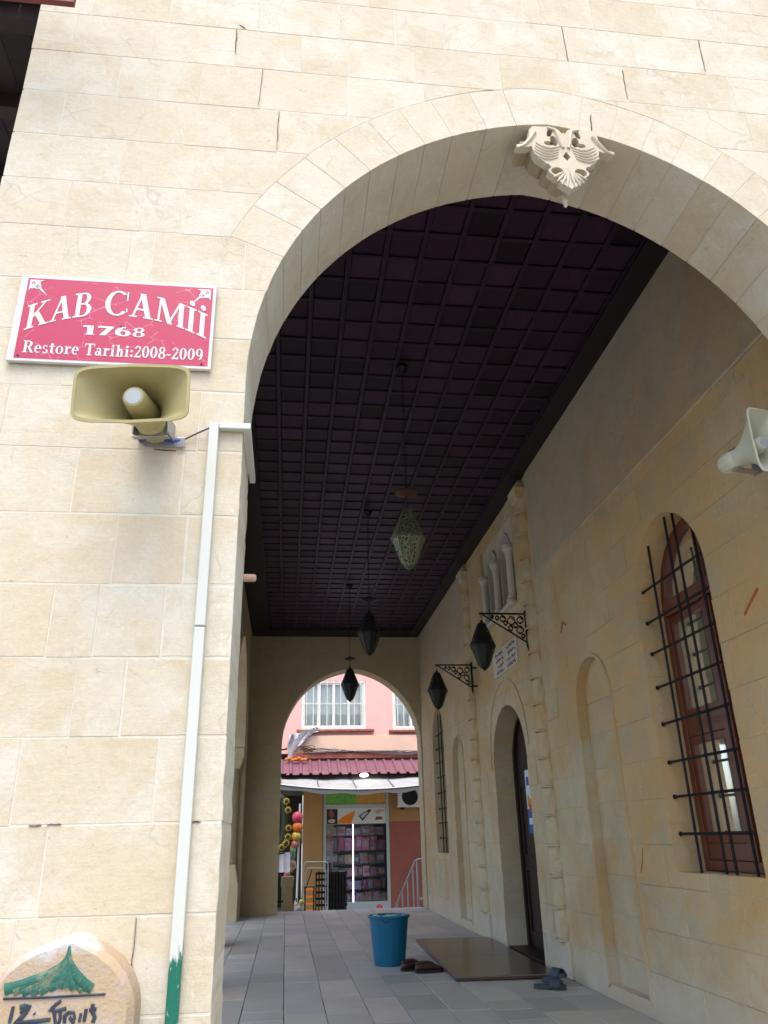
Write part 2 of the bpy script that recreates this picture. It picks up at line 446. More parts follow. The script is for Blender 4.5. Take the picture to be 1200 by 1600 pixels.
M['ceil_rib'] = wood_mat('dark stained battens', (0.020, 0.011, 0.024), (0.037, 0.020, 0.040), 0.40, (6, 1, 6), 0.3, 0.22)
M['ceil_edge'] = wood_mat('black stained cornice board', (0.010, 0.007, 0.009), (0.018, 0.011, 0.013), 0.6, (8, 1, 8), 0.3)
def paver_mat():
    m, nt, b = new_mat('grey basalt paving')
    pos, pr, rnd = pos_rand(nt)
    base = ramp(nt, [(0, (0.33, 0.335, 0.30)), (0.25, (0.45, 0.445, 0.395)), (0.5, (0.40, 0.40, 0.355)), (0.75, (0.47, 0.46, 0.405)), (1, (0.55, 0.515, 0.435))], rnd).outputs[0]
    col = mix(nt, base, (0.33, 0.335, 0.30), math_n(nt, 'MULTIPLY', ramp(nt, [(0.45, (0, 0, 0)), (0.7, (1, 1, 1))], noise(nt, pos, 1.6, 6, 0.65, 0.5)).outputs[0], 0.5))
    col = mix(nt, col, (0.47, 0.455, 0.39), math_n(nt, 'MULTIPLY', ramp(nt, [(0.55, (0, 0, 0)), (0.75, (1, 1, 1))], noise(nt, pr, 7, 6, 0.7)).outputs[0], 0.45))
    nt.links.new(col, b.inputs['Base Color'])
    rr = ramp(nt, [(0.3, (0.45,)*3), (0.7, (0.75,)*3)], noise(nt, pos, 2.2, 5)).outputs[0]
    nt.links.new(rr, b.inputs['Roughness'])
    bump(nt, b, noise(nt, pr, 30, 5, 0.7), 0.2, 0.006)
    return m
M['paver'] = paver_mat()
M['joint'] = simple('dirt joint', (0.17, 0.165, 0.155), 0.95, var=0.3, spec=0.1)
M['street'] = simple('street concrete', (0.27, 0.26, 0.235), 0.9, var=0.25, scale=2.0, bstr=0.2)
M['black_iron'] = simple('black iron', (0.012, 0.012, 0.014), 0.5, 0.6, var=0.3, scale=30, bstr=0.2)
M['bronze'] = simple('dark bronze', (0.022, 0.022, 0.024), 0.45, 0.7, var=0.3, scale=30)
M['copper'] = simple('rusty copper', (0.10, 0.045, 0.03), 0.55, 0.6, var=0.3, scale=20)
M['red_wood'] = wood_mat('red brown varnished wood', (0.105, 0.022, 0.011), (0.18, 0.05, 0.022), 0.36, (10, 10, 1), 0.2, 0.5)
M['door_wood'] = wood_mat('very dark door wood', (0.012, 0.005, 0.004), (0.024, 0.010, 0.008), 0.45, (10, 10, 1), 0.2)
M['window_glass'] = glass_mat('window glass', (0.92, 0.97, 0.93), 0.14)
M['curtain'] = simple('cream curtain', (0.80, 0.81, 0.70), 0.9, var=0.12, scale=4)
M['dark'] = simple('dark interior plaster', (0.10, 0.09, 0.08), 0.9)
M['white_pvc'] = simple('white plastic', (0.53, 0.55, 0.50), 0.4, var=0.05, scale=6)
M['blue'] = simple('blue tape', (0.02, 0.07, 0.35), 0.4)
M['cable'] = simple('grey cable', (0.05, 0.05, 0.06), 0.5)
M['white_cable'] = simple('white cable', (0.6, 0.6, 0.58), 0.5)
M['horn'] = simple('beige horn plastic', (0.37, 0.325, 0.15), 0.5, var=0.10, scale=7, bstr=0.06, hue=(0.31, 0.27, 0.13))
M['horn_pale'] = simple('pale horn plastic', (0.52, 0.53, 0.42), 0.5, var=0.06, scale=5, bstr=0.03)
M['grey_metal'] = simple('galvanised metal', (0.35, 0.36, 0.37), 0.4, 0.7, var=0.1)
M['grey_disc'] = simple('grey grille disc', (0.38, 0.41, 0.43), 0.6)

# ------------------------------------------------------------------ maps: (u, v, depth into the wall) -> world
XR, XL, YF, YE = 2.58, -0.75, 2.5, 15.3
def front(u, v, d): return (u, YF+d, v)
def side(u, v, d): return (XR+d, u, v)
def end(u, v, d): return (u, YE+d, v)
def left(u, v, d): return (XL-d, u, v)

# ------------------------------------------------------------------ ground, floor
g = MB().add([(-400, -400, -0.55), (400, -400, -0.55), (400, 400, -0.55), (-400, 400, -0.55)], [(0, 1, 2, 3)]).build('ground', M['street'])
tag(g, 'grey street ground around the mosque', kind='structure')
floor = MB().box(-1.45, 2.9, 2.0, 15.98, -0.6, -0.010).build('floor', M['joint'])
tag(floor, 'grey stone paved floor of the portico', kind='structure')
xs = [-1.25, -0.94, -0.62, -0.30, 0.02, 0.335, 0.655, 0.94, 1.26, 1.58, 1.90, 2.22, 2.565]
for i in range(len(xs)-1):
    y = 2.0
    while y < 15.9:
        L = random.choice((0.32, 0.36, 0.55, 0.62, 0.75, 0.9)); y2 = min(15.97, y+L)
        if 15.97-y2 < 0.2: y2 = 15.97
        block([(xs[i], y), (xs[i+1], y), (xs[i+1], y2), (xs[i], y2)], lambda u, v, d: (u, v, -d), 0.05, 0.006, 0.003, 0.002, random.uniform(-0.001, 0.004), 0.2).build('paving_slab', M['paver'], floor)
        y = y2

# ------------------------------------------------------------------ front wall with the big arch
fw = thing('front_wall', 'cream limestone ashlar front wall with the wide pointed arch', 'wall', (0, YF, 0))
CX, HS, Z0, RISE, RING = 1.13, 1.315, 2.793, 1.457, 0.236
e_ = (RISE**2-HS**2)/(2*HS); RR = HS+e_
A0 = R(23.3); AM = math.acos(e_/RR)
intr = arch(CX, HS, Z0, RISE, -0.7, 28)
big = [(CX-HS, -0.7), (CX+HS, -0.7)]
big += [(CX-e_+RR*math.cos(A0*i/6), Z0+RR*math.sin(A0*i/6)) for i in range(7)]
big += [(CX-e_+(RR+RING)*math.cos(A0+(AM-A0)*i/24), Z0+(RR+RING)*math.sin(A0+(AM-A0)*i/24)) for i in range(25)]
big += [(CX+e_-(RR+RING)*math.cos(A0+(AM-A0)*i/24), Z0+(RR+RING)*math.sin(A0+(AM-A0)*i/24)) for i in range(23, -1, -1)]
big += [(CX+e_-RR*math.cos(A0*i/6), Z0+RR*math.sin(A0*i/6)) for i in range(6, -1, -1)]
zc = [-0.55, -0.23, 0.02, 0.27, 0.52, 0.77, 1.016, 1.255, 1.50, 1.743, 1.985, 2.233, 2.481, 2.728, 2.965, 3.20, 3.46, 3.70, 3.945, 4.195, 4.45, 4.70, 4.952, 5.20, 5.45, 5.7]
fixed = {5: (-0.73, -0.41), 6: (-0.68, -0.29), 7: (-0.79, -0.39), 8: (-0.66, -0.51), 9: (-0.76, -0.62, -0.41), 10: (-0.59, -0.36), 11: (-0.75, -0.39), 12: (-1.02, -0.64, -0.35),
         13: (-0.85, -0.45), 14: (-0.97, -0.52), 15: (-0.91, -0.67, -0.58, -0.22), 16: (-0.93, -0.64, -0.48), 17: (-0.75, -0.33), 18: (-1.02, -0.51, -0.11),
         19: (-0.81, -0.64, -0.46, -0.19, 0.2, 0.55, 0.95, 1.3, 1.72, 2.15, 2.5), 20: (-1.03, -0.68, -0.32, -0.02, 0.2, 0.52, 0.93, 1.28, 1.56, 2.12, 2.5),
         21: (-0.98, -0.63, -0.22, 0.16, 0.43, 0.67, 0.93, 1.30, 1.64, 2.01, 2.4), 22: (-0.9, -0.5, -0.1, 0.3, 0.67, 1.09, 1.45, 1.82, 2.15, 2.6)}
class Chip:
    u = CX-HS
    def __call__(s, v):
        k = 0.020 if 1.45 < v < 1.80 else 0.004
        return k*random.random()**2.5
stone_wall(fw, front, 0.43, courses(-1.205, 3.8, zc, fixed, 0.3, 0.5), [big], M['facade'], chip=Chip())
core(fw, front, 0.0013, 0.42, [(-1.195, -0.6), (3.79, -0.6), (3.79, 5.69), (-1.195, 5.69)], [intr], M['mortar'])
# voussoirs
def arc_pt(side_, a, r): return (CX-side_*(-1)*(-1)*0+(-e_ if side_ > 0 else e_)+side_*r*math.cos(a), Z0+r*math.sin(a))
KEY = 0.15
ak = math.acos((e_+KEY)/RR)
for sgn in (-1, 1):
    nv = 9; cuts = [A0+(ak-A0)*i/nv+(random.uniform(-0.008, 0.008) if 0 < i < nv else 0) for i in range(nv+1)]
    for i in range(nv):
        a, b = cuts[i], cuts[i+1]
        pol = [arc_pt(sgn, a+(b-a)*k/3, RR) for k in range(4)]+[arc_pt(sgn, b-(b-a)*k/3, RR+RING) for k in range(4)]
        block(pol, front, 0.43, 0.0040, 0.0009, 0.0008, random.uniform(-0.0012, 0.0)).build('voussoir', M['facade'], fw)
pol = [arc_pt(-1, ak+(AM-ak)*k/3, RR) for k in range(4)]+[arc_pt(1, AM-(AM-ak)*k/3, RR) for k in range(1, 4)]
pol += [arc_pt(1, ak+(AM-ak)*k/3, RR+RING) for k in range(4)]+[arc_pt(-1, AM-(AM-ak)*k/3, RR+RING) for k in range(1, 4)]
block(pol, front, 0.43, 0.0040, 0.0009, 0.0008, -0.0015).build('keystone', M['facade'], fw)
# open dark joints and cracks on the front
M['crack'] = simple('dark open joint', (0.13, 0.085, 0.06), 0.95, var=0.3, spec=0.05)
for x0, z0_, x1, z1_, w in [(-0.32, 4.70, -0.318, 4.53, 0.007), (-0.19, 4.45, -0.2, 4.22, 0.004), (-0.11, 4.19, -0.112, 3.96, 0.0035), (1.285, 4.7, 1.28, 4.95, 0.003), (2.01, 4.95, 2.005, 4.72, 0.003),
                            (1.56, 4.67, 1.555, 4.47, 0.003), (1.352, 4.34, 1.345, 4.235, 0.007), (-0.685, 1.257, -0.645, 1.256, 0.004), (-0.735, 1.256, -0.70, 1.256, 0.004), (-0.29, 1.257, -0.25, 1.257, 0.006),
                            (-0.410, 1.01, -0.410, 0.85, 0.002), (-0.5, 2.485, -0.42, 2.478, 0.004), (-0.31, 4.73, -0.28, 4.71, 0.004)]:
    mb = MB(); n = 6; L = []; Rr_ = []
    for i in range(n+1):
        t = i/n; x = x0+(x1-x0)*t; z = z0_+(z1_-z0_)*t; j = random.uniform(-0.002, 0.002); ww = 0.7*w*random.uniform(0.4, 1.1)*(0.4 if i in (0, n) else 1)
        hor = abs(x1-x0) > abs(z1_-z0_)
        L.append((x+(0 if hor else -ww/2)+j*(not hor), z+(-ww/2 if hor else 0)+j*hor)); Rr_.append((x+(0 if hor else ww/2)+j*(not hor), z+(ww/2 if hor else 0)+j*hor))
    mb.prism(L+Rr_[::-1], front, -0.0036, 0.004); mb.build('crack', M['crack'], fw)

# ------------------------------------------------------------------ end wall with the far arch
ew = thing('end_wall', 'shaded stone end wall with the far arch onto the street', 'wall', (0, YE, 0))
earch = arch(1.22, 1.335, 2.86, 1.45, -0.7, 24)
zs = [-0.55, 0.0, 0.29, 0.57, 0.86, 1.14, 1.43, 1.72, 2.0, 2.29, 2.57, 2.86, 3.15, 3.43, 3.72, 4.01, 4.3, 4.58, 4.86, 5.1]
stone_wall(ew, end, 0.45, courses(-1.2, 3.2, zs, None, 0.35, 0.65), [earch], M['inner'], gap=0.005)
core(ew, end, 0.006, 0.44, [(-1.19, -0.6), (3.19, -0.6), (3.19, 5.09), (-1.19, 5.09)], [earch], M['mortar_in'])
for z in (2.78, 2.33, 0.98, 0.2):
    MB().tube([(-0.19, YE+0.1, z), (-0.02, YE-0.02, z+0.005), (-0.02, YE-0.02, z+0.03)], 0.013, 6).build('hinge_pin', M['black_iron'], ew)

# ------------------------------------------------------------------ left arcade wall
aw = thing('arcade_wall', 'stone arcade wall of arches on columns closing the portico on the left', 'wall', (XL, 9, 0))
acs = (6.325, 9.575, 12.825); SP = 2.72
ops = [[(4.55, -0.7), (14.6, -0.7), (14.6, SP+0.0013), (4.55, SP+0.0013)]]+[arch(c, 1.46, SP, 1.62, SP-0.5, 18) for c in acs]
zs2 = [0.0, 0.29, 0.57, 0.86, 1.14, 1.43, 1.72, 2.0, 2.29, 2.57, 2.86, 3.15, 3.43, 3.72, 4.01, 4.3, 4.58, 4.86, 5.1]
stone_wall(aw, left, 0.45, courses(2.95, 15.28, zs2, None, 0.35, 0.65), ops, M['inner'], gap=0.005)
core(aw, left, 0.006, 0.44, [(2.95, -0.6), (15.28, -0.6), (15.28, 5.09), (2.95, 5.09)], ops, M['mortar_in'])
def column(y, r=0.145):
    x = XL-0.225
    c = MB().lathe([(r*1.02, 0.84), (r*1.1, 0.87), (r, 0.9), (r*0.93, 2.36), (r*1.05, 2.38)], 20, (x, y, 0)).build('column', M['inner'], aw, smooth=40)
    b = MB(); q = 0.215
    b.loft([[(x-a, y-a, z), (x+a, y-a, z), (x+a, y+a, z), (x-a, y+a, z)] for a, z in ((q, 0), (q, 0.56), (0.205, 0.58), (0.16, 0.80), (0.155, 0.845))]).build('base', M['inner'], c, bevel=0.006)
    b = MB(); b.loft([[(x-a, y-a, z), (x+a, y-a, z), (x+a, y+a, z), (x-a, y+a, z)] for a, z in ((0.15, 2.375), (0.21, 2.53), (0.222, 2.54), (0.222, 2.715))]).build('capital', M['inner'], c, bevel=0.005)
for y in (4.7, 7.95, 11.2, 14.5): column(y)
MB().box(-1.19, -0.77, 14.62, 15.28, -0.02, 0.02).build('plinth', M['inner'], aw)

# ------------------------------------------------------------------ right wall: windows, niches, door, portal
sw = thing('side_wall', 'long weathered stone wall of the prayer hall with windows, niches and doorway', 'wall', (XR, 9.25, 0))
W1, W2 = 4.85, 13.65
wina = lambda c: arch(c, 0.515, 2.745, 0.535, 0.953, 14)
nich = lambda c, g=0.0: arch(c, 0.375+g, 2.235, 0.376+g*1.01, 0.10-g, 12)
door = arch(9.22, 0.715, 1.97, 0.66, -0.05, 14)
upwin = [(8.32, 3.66), (9.88, 3.66), (9.88, 4.79), (8.32, 4.79)]
ops = [wina(W1), wina(W2), nich(6.43), nich(12.07), door, upwin]
zr = [-0.02, 0.29, 0.565, 0.85, 1.115, 1.41, 1.675, 1.96, 2.235, 2.51, 2.785, 3.06, 3.34, 3.62, 3.75, 4.03, 4.31, 4.6, 5.05]
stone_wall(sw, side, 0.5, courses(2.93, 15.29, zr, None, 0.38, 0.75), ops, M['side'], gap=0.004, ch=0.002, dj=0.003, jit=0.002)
core(sw, side, 0.0035, 0.49, [(2.94, -0.1), (15.28, -0.1), (15.28, 5.04), (2.94, 5.04)], ops, M['mortar_in'])
for c in (6.43, 12.07):
    nz = [0.0, 0.31, 0.60, 0.88, 1.15, 1.43, 1.70, 1.98, 2.25, 2.66]
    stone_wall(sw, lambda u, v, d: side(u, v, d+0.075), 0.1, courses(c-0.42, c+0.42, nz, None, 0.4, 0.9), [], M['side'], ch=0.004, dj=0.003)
    MB().box(XR+0.079, XR+0.30, c-0.41, c+0.41, 0.0, 2.655).build('niche_backing', M['mortar_in'], sw)
    o, i_ = nich(c, 0.028), nich(c, 0.0)
    o = [p for p in o]; mb = MB()
    mb.ring(o[1:]+[o[0]], i_[1:]+[i_[0]], side, -0.014, 0.02, closed=False); mb.build('niche_moulding', M['side'], sw, smooth=30)
# plaster band above a string course
for y0, y1 in ((2.93, 7.62), (10.95, 15.29)):
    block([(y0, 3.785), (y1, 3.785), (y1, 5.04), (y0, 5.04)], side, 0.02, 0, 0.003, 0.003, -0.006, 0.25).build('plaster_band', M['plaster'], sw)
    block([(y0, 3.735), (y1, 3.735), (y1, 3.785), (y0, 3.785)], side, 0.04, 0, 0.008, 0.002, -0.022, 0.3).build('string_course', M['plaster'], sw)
# windows
def window(c, w):
    ol = wina(c); fr = MB(); D = 0.20
    f_out = offset(ol, 0.004); f_in = offset(ol, 0.065)
    fr.ring(f_out, f_in, side, D, D+0.07)
    wo = fr.build('window', M['red_wood'], sw, bevel=0.004)
    y0, y1 = c-0.515+0.065, c+0.515-0.065
    def bar(nm, a, b, z0, z1, d0, d1): MB().box(XR+d0, XR+d1, a, b, z0, z1).build(nm, M['red_wood'], wo, bevel=0.004)
    bar('transom', y0-0.004, y1+0.004, 2.66, 2.775, D-0.02, D+0.06)
    mc = c-0.11 if w else c
    bar('mullion', mc-0.05, mc+0.05, 1.02, 2.655, D-0.008, D+0.055)
    bar('mullion', mc-0.035, mc+0.035, 2.78, 3.20, D+0.003, D+0.05)
    bar('rail', y0-0.004, y1+0.004, 1.80, 1.93, D+0.006, D+0.057)
    bar('bottom_rail', y0-0.004, y1+0.004, 1.02, 1.12, D+0.009, D+0.059)
    for a, b in ((y0-0.003, mc-0.052), (mc+0.052, y1+0.003)):
        for z0, z1 in ((1.122, 1.798), (1.932, 2.658)):
            rg = MB(); o = [(a, z0), (b, z0), (b, z1), (a, z1)]
            rg.ring(o, offset(o, 0.05), side, D+0.012, D+0.05); rg.build('sash', M['red_wood'], wo, bevel=0.003)
            MB().add([side(u, v, D+0.03) for u, v in offset(o, 0.04)], [(0, 1, 2, 3)]).build('pane', M['window_glass'], wo)
    MB().sheet([p for p in f_in if p[1] > 2.76]+[], side, D+0.036).build('pane', M['window_glass'], wo)
    # iron grille
    gd = 0.065
    gv = MB().tube([side(c+0.0, 0.953, gd), side(c+0.0, 3.29, gd)], 0.0095, 8)
    go = gv.build('window_grille', M['black_iron'], sw)
    for dy, zt in ((0.305, 3.17), (-0.34, 3.15), (-0.115, 3.27)) if w else ((0.25, 3.2), (-0.25, 3.2)):
        MB().tube([side(c+dy, 0.94, gd), side(c+dy, zt, gd)], 0.0095, 8).build('bar', M['black_iron'], go)
    for z in (2.87, 2.63, 2.40, 2.155, 1.90, 1.64, 1.415, 1.18):
        mb = MB(); mb.tube([side(c-0.53, z, gd+0.002), side(c+0.53, z, gd+0.002)], 0.0095, 8)
        for s_ in (-1, 1): mb.ball(side(c+s_*0.51, z, gd), 0.016, 8)
        for dy in (0.305, 0.0, -0.115, -0.34) if w else (0.25, 0, -0.25): mb.ball(side(c+dy, z, gd), 0.0145, 8, (1, 1, 0.9))
        mb.build('bar', M['black_iron'], go)
    # curtain behind the panes
    mb = MB(); n = 36; V = []; F = []
    for i in range(n+1):
        y = c-0.44+0.88*i/n; d = D+0.085+0.012*math.sin(i*1.9)+0.006*math.sin(i*0.8)
        V += [side(y, 1.0, d), side(y, 3.15, d)]
    F = [(2*i, 2*i+2, 2*i+3, 2*i+1) for i in range(n)]
    mb.add(V, F).build('curtain', M['curtain'], wo, smooth=60)
window(W1, True); window(W2, False)
# hall behind the wall keeps the windows and the door dark
hall = MB()
hall.box(XR+0.49, 8.0, 2.6, 2.7, -0.1, 5.2).box(XR+0.49, 8.0, 15.5, 15.6, -0.1, 5.2).box(7.9, 8.0, 2.6, 15.6, -0.1, 5.2).box(XR+0.45, 8.0, 2.6, 15.6, 5.06, 5.3).box(XR+0.49, 8.0, 2.6, 15.6, -0.3, -0.1)
hall.build('hall_shell', M['dark'], sw)
# door: recessed leaves, impost
dd = 0.24
dl = MB(); dpoly = offset(door, 0.003)
do = MB().ring(offset(door, -0.001), offset(door, 0.06), side, dd, dd+0.07).build('door', M['door_wood'], sw, bevel=0.004)
for a, b in ((8.555, 9.215), (9.225, 9.885)):
    poly = [(a, 0.012), (b, 0.012)]
    tops = [p for p in offset(door, 0.05) if a-0.01 <= p[0] <= b+0.01 and p[1] > 1.5]
    poly = [(a, 0.012), (b, 0.012)]+sorted([(min(max(p[0], a), b), p[1]) for p in tops], key=lambda p: -p[0])
    lf = MB().prism(poly, side, dd+0.03, dd+0.075).build('leaf', M['door_wood'], do)
    for z0, z1 in ((0.15, 0.85), (0.95, 1.75)):
        o = [(a+0.1, z0), (b-0.1, z0), (b-0.1, z1), (a+0.1, z1)]
        MB().ring(o, offset(o, 0.03), side, dd+0.012, dd+0.032).build('panel_moulding', M['door_wood'], do, bevel=0.004)
MB().tube([side(9.16, 1.0, dd-0.03), side(9.16, 1.15, dd-0.03)], 0.012, 8).ball(side(9.16, 1.0, dd), 0.02, 8).ball(side(9.16, 1.15, dd), 0.02, 8).build('handle', M['copper'], do)
MB().box(XR-0.006, XR+0.25, 9.918, 9.945, 2.0, 2.06).build('impost', M['side'], sw, bevel=0.006)
MB().box(XR+0.02, XR+0.26, 8.5, 9.94, -0.03, 0.02).build('threshold', M['door_wood'], sw, bevel=0.006)
# relief arch over the door
rl = arch(9.22, 0.84, 2.1, 0.86, 1.95, 16)[1:]; ri = arch(9.22, 0.80, 2.1, 0.82, 1.95, 16)[1:]
MB().ring(rl[:], ri[:], side, -0.012, 0.02, closed=False).build('relief_arch', M['side'], sw, smooth=30)
# red chalk scratches
M['chalk'] = simple('red chalk', (0.40, 0.13, 0.06), 0.9, var=0.3, scale=40)
for pts in ([(4.02, 2.33), (3.94, 2.38), (3.85, 2.43)], [(5.93, 0.93), (5.88, 1.0), (5.85, 1.08)], [(7.02, 2.98), (6.95, 3.06), (6.88, 3.02)]):
    MB().prism([(u, v+0.012) for u, v in pts]+[(u, v-0.006) for u, v in pts[::-1]], side, -0.006, 0.002).build('chalk_mark', M['chalk'], sw)
# colonnettes
def colonnette(y):
    x = XR-0.01
    sh = MB().box(XR-0.035, XR+0.05, y-0.155, y+0.155, 0.0, 0.30).build('colonnette', M['side'], sw, bevel=0.012)
    z = 0.30; k = 0
    while z < 4.70:
        h = 0.265; prof = []
        for i in range(11):
            t = i/10; r = 0.088+0.014*math.sin(math.pi*t)
            if t < 0.08 or t > 0.92: r = 0.082
            prof.append((r, z+0.006+(h-0.012)*t))
        mb = MB(); n = 14; V = []; F = []
        for (r, zz) in prof:
            for q in range(n+1):
                a = math.pi/2+math.pi*q/n
                rr = r*(1+0.055*math.cos(6*a+(zz-z)*24*(1 if k % 2 else -1)))
                V.append((x+rr*math.cos(a)*0.9+0.02, y+rr*math.sin(a)*1.15, zz))
        for i in range(len(prof)-1):
            for q in range(n): F.append((i*(n+1)+q, i*(n+1)+q+1, (i+1)*(n+1)+q+1, (i+1)*(n+1)+q))
        F += [tuple(range(n+1)), tuple(range((len(prof)-1)*(n+1), len(prof)*(n+1)))]
        mb.add(V, F).build('drum', M['side'], sh, smooth=50)
        MB().lathe([(0.085, -0.008), (0.105, -0.004), (0.107, 0.008), (0.088, 0.014)], 12, (x+0.012, y, z), 'Z', math.pi/2, 1.5*math.pi).build('ring', M['side'], sh, smooth=40)
        z += h; k += 1
    MB().loft([[(XR-a*0.9, y-a, zz), (XR+0.05, y-a, zz), (XR+0.05, y+a, zz), (XR-a*0.9, y+a, zz)] for a, zz in ((0.09, 4.685), (0.105, 4.70), (0.12, 4.78), (0.135, 4.80), (0.135, 4.83), (0.06, 4.845), (0.075, 4.90), (0.03, 4.97), (0.004, 4.99))]).build('pinnacle', M['side'], sh)
colonnette(7.81); colonnette(10.78)
# upper twin window
MB().box(XR+0.16, XR+0.2, 8.3, 9.9, 3.6, 4.82).build('recess_panel', simple('grey violet board', (0.20, 0.18, 0.19), 0.7), sw)
head = MB(); hp = [(8.30, 3.64), (9.90, 3.64), (9.90, 4.81), (8.30, 4.81)]
L = [hp]
for c in (8.80, 9.42): L = [q for a in L for q in diff(a, arch(c, 0.235, 4.40, 0.25, 3.60, 10))]
for q in L: head.prism(q, side, 0.045, 0.11)
head.build('twin_arch_panel', M['marble'], sw)
for c in (8.80, 9.42):
    o, i_ = arch(c, 0.262, 4.40, 0.278, 4.39, 10)[1:], arch(c, 0.236, 4.40, 0.251, 4.39, 10)[1:]
    MB().ring(o, i_, side, 0.02, 0.05, closed=False).build('arch_moulding', M['marble'], sw)
for y in (8.49, 9.11, 9.73):
    MB().lathe([(0.075, 3.70), (0.075, 3.74), (0.055, 3.76), (0.062, 3.785), (0.046, 3.80), (0.043, 4.25), (0.05, 4.27), (0.045, 4.285), (0.07, 4.36), (0.08, 4.365), (0.08, 4.41)], 16, (XR+0.0, y, 0)).build('small_column', M['marble'], sw, smooth=45)
MB().box(XR-0.075, XR+0.1, 8.34, 9.86, 3.655, 3.70).build('sill', M['marble'], sw, bevel=0.008)
# inscription plaque
pq = MB().box(XR-0.018, XR+0.01, 8.47, 9.55, 3.0, 3.31).build('inscription_plaque', M['marble'], sw, bevel=0.005)
M['script'] = simple('dark green script', (0.03, 0.05, 0.045), 0.7)
for row in range(4):
    for c0 in (8.52, 9.04):
        mb = MB(); y = c0
        zb = 3.255-row*0.072
        for k in range(5):
            w = random.uniform(0.05, 0.10); h = random.uniform(0.012, 0.03); ph = random.uniform(0, 3)
            mb.tube([side(y+w*t/6, zb+h*math.sin(ph+t*1.1)*0.5+0.004*math.sin(t*2.3), -0.0185) for t in range(7)], 0.0045, 5)
            if random.random() < 0.6: mb.tube([side(y+w*0.5, zb, -0.0185), side(y+w*0.55, zb+0.036, -0.0185)], 0.004, 5)
            if random.random() < 0.5: mb.ball(side(y+w*0.4, zb-0.022, -0.018), 0.006, 6)
            y += w*0.92
        mb.build('script_line', M['script'], pq)

# ------------------------------------------------------------------ coffered ceiling
ce = thing('coffered_ceiling', 'dark brown wooden coffered ceiling of square panels and battens', 'ceiling', (0.9, 9, 5.0))
MB().box(-1.2, 3.2, 2.7, 15.5, 5.05, 5.12).build('ceiling_board', M['ceil_edge'], ce)
P_ = 0.255; gx0, gx1, gy0, ny = -0.42, -0.42+11*P_, 3.03, 46
gy1 = gy0+ny*P_
pan = MB(); h_ = P_/2-0.017
pan.loft([[(-a, -a, z), (a, -a, z), (a, a, z), (-a, a, z)] for a, z in ((h_, 0.04), (h_, 0.006), (h_-0.010, 0.0))])
po = pan.build('coffer_panel', M['ceil'], ce, center=False)
first = True; rest = MB()
for j in range(ny):
    for i in range(11):
        p = Vector((gx0+(i+0.5)*P_, gy0+(j+0.5)*P_, 5.005))
        if 3 <= j < 30:
            o = po if first else po.copy()
            if not first: COL.objects.link(o)
            first = False
            o.parent = ce; o.location = p-ce.location+Vector((0, 0, random.uniform(-0.002, 0.002))); o.rotation_euler = (random.uniform(-0.008, 0.008), random.uniform(-0.008, 0.008), 0)
        else:
            rest.add([(p.x+q[0], p.y+q[1], p.z+q[2]) for q in pan.v], pan.f)
tag(rest.build('far_coffer_panels', M['ceil'], ce), kind='stuff')
for i in range(12):
    x = gx0+i*P_
    MB().box(x-0.0175, x+0.0175, gy0-0.02, gy1+0.02, 4.988, 5.045).build('long_batten', M['ceil_rib'], ce, bevel=0.004)
for j in range(ny+1):
    y = gy0+j*P_
    MB().box(gx0+0.0, gx1-0.0, y-0.0155, y+0.0155, 4.993, 5.043).build('cross_batten', M['ceil_rib'], ce, bevel=0.004)
MB().box(gx1-0.005, XR+0.02, 2.93, 15.31, 4.955, 5.047).build('cornice_board', M['ceil_edge'], ce, bevel=0.006)
MB().box(XL-0.02, gx0+0.005, 2.93, 15.31, 4.957, 5.047).build('cornice_board', M['ceil_edge'], ce, bevel=0.006)
MB().box(gx0+0.006, gx1-0.006, gy1+0.01, 15.31, 4.953, 5.049).build('cornice_board', M['ceil_edge'], ce, bevel=0.006)
rf = MB().box(-1.3, 8.2, 2.75, 15.9, 5.32, 5.6).build('roof', M['ceil_edge'])
tag(rf, 'flat roof slab over the portico', 'roof')

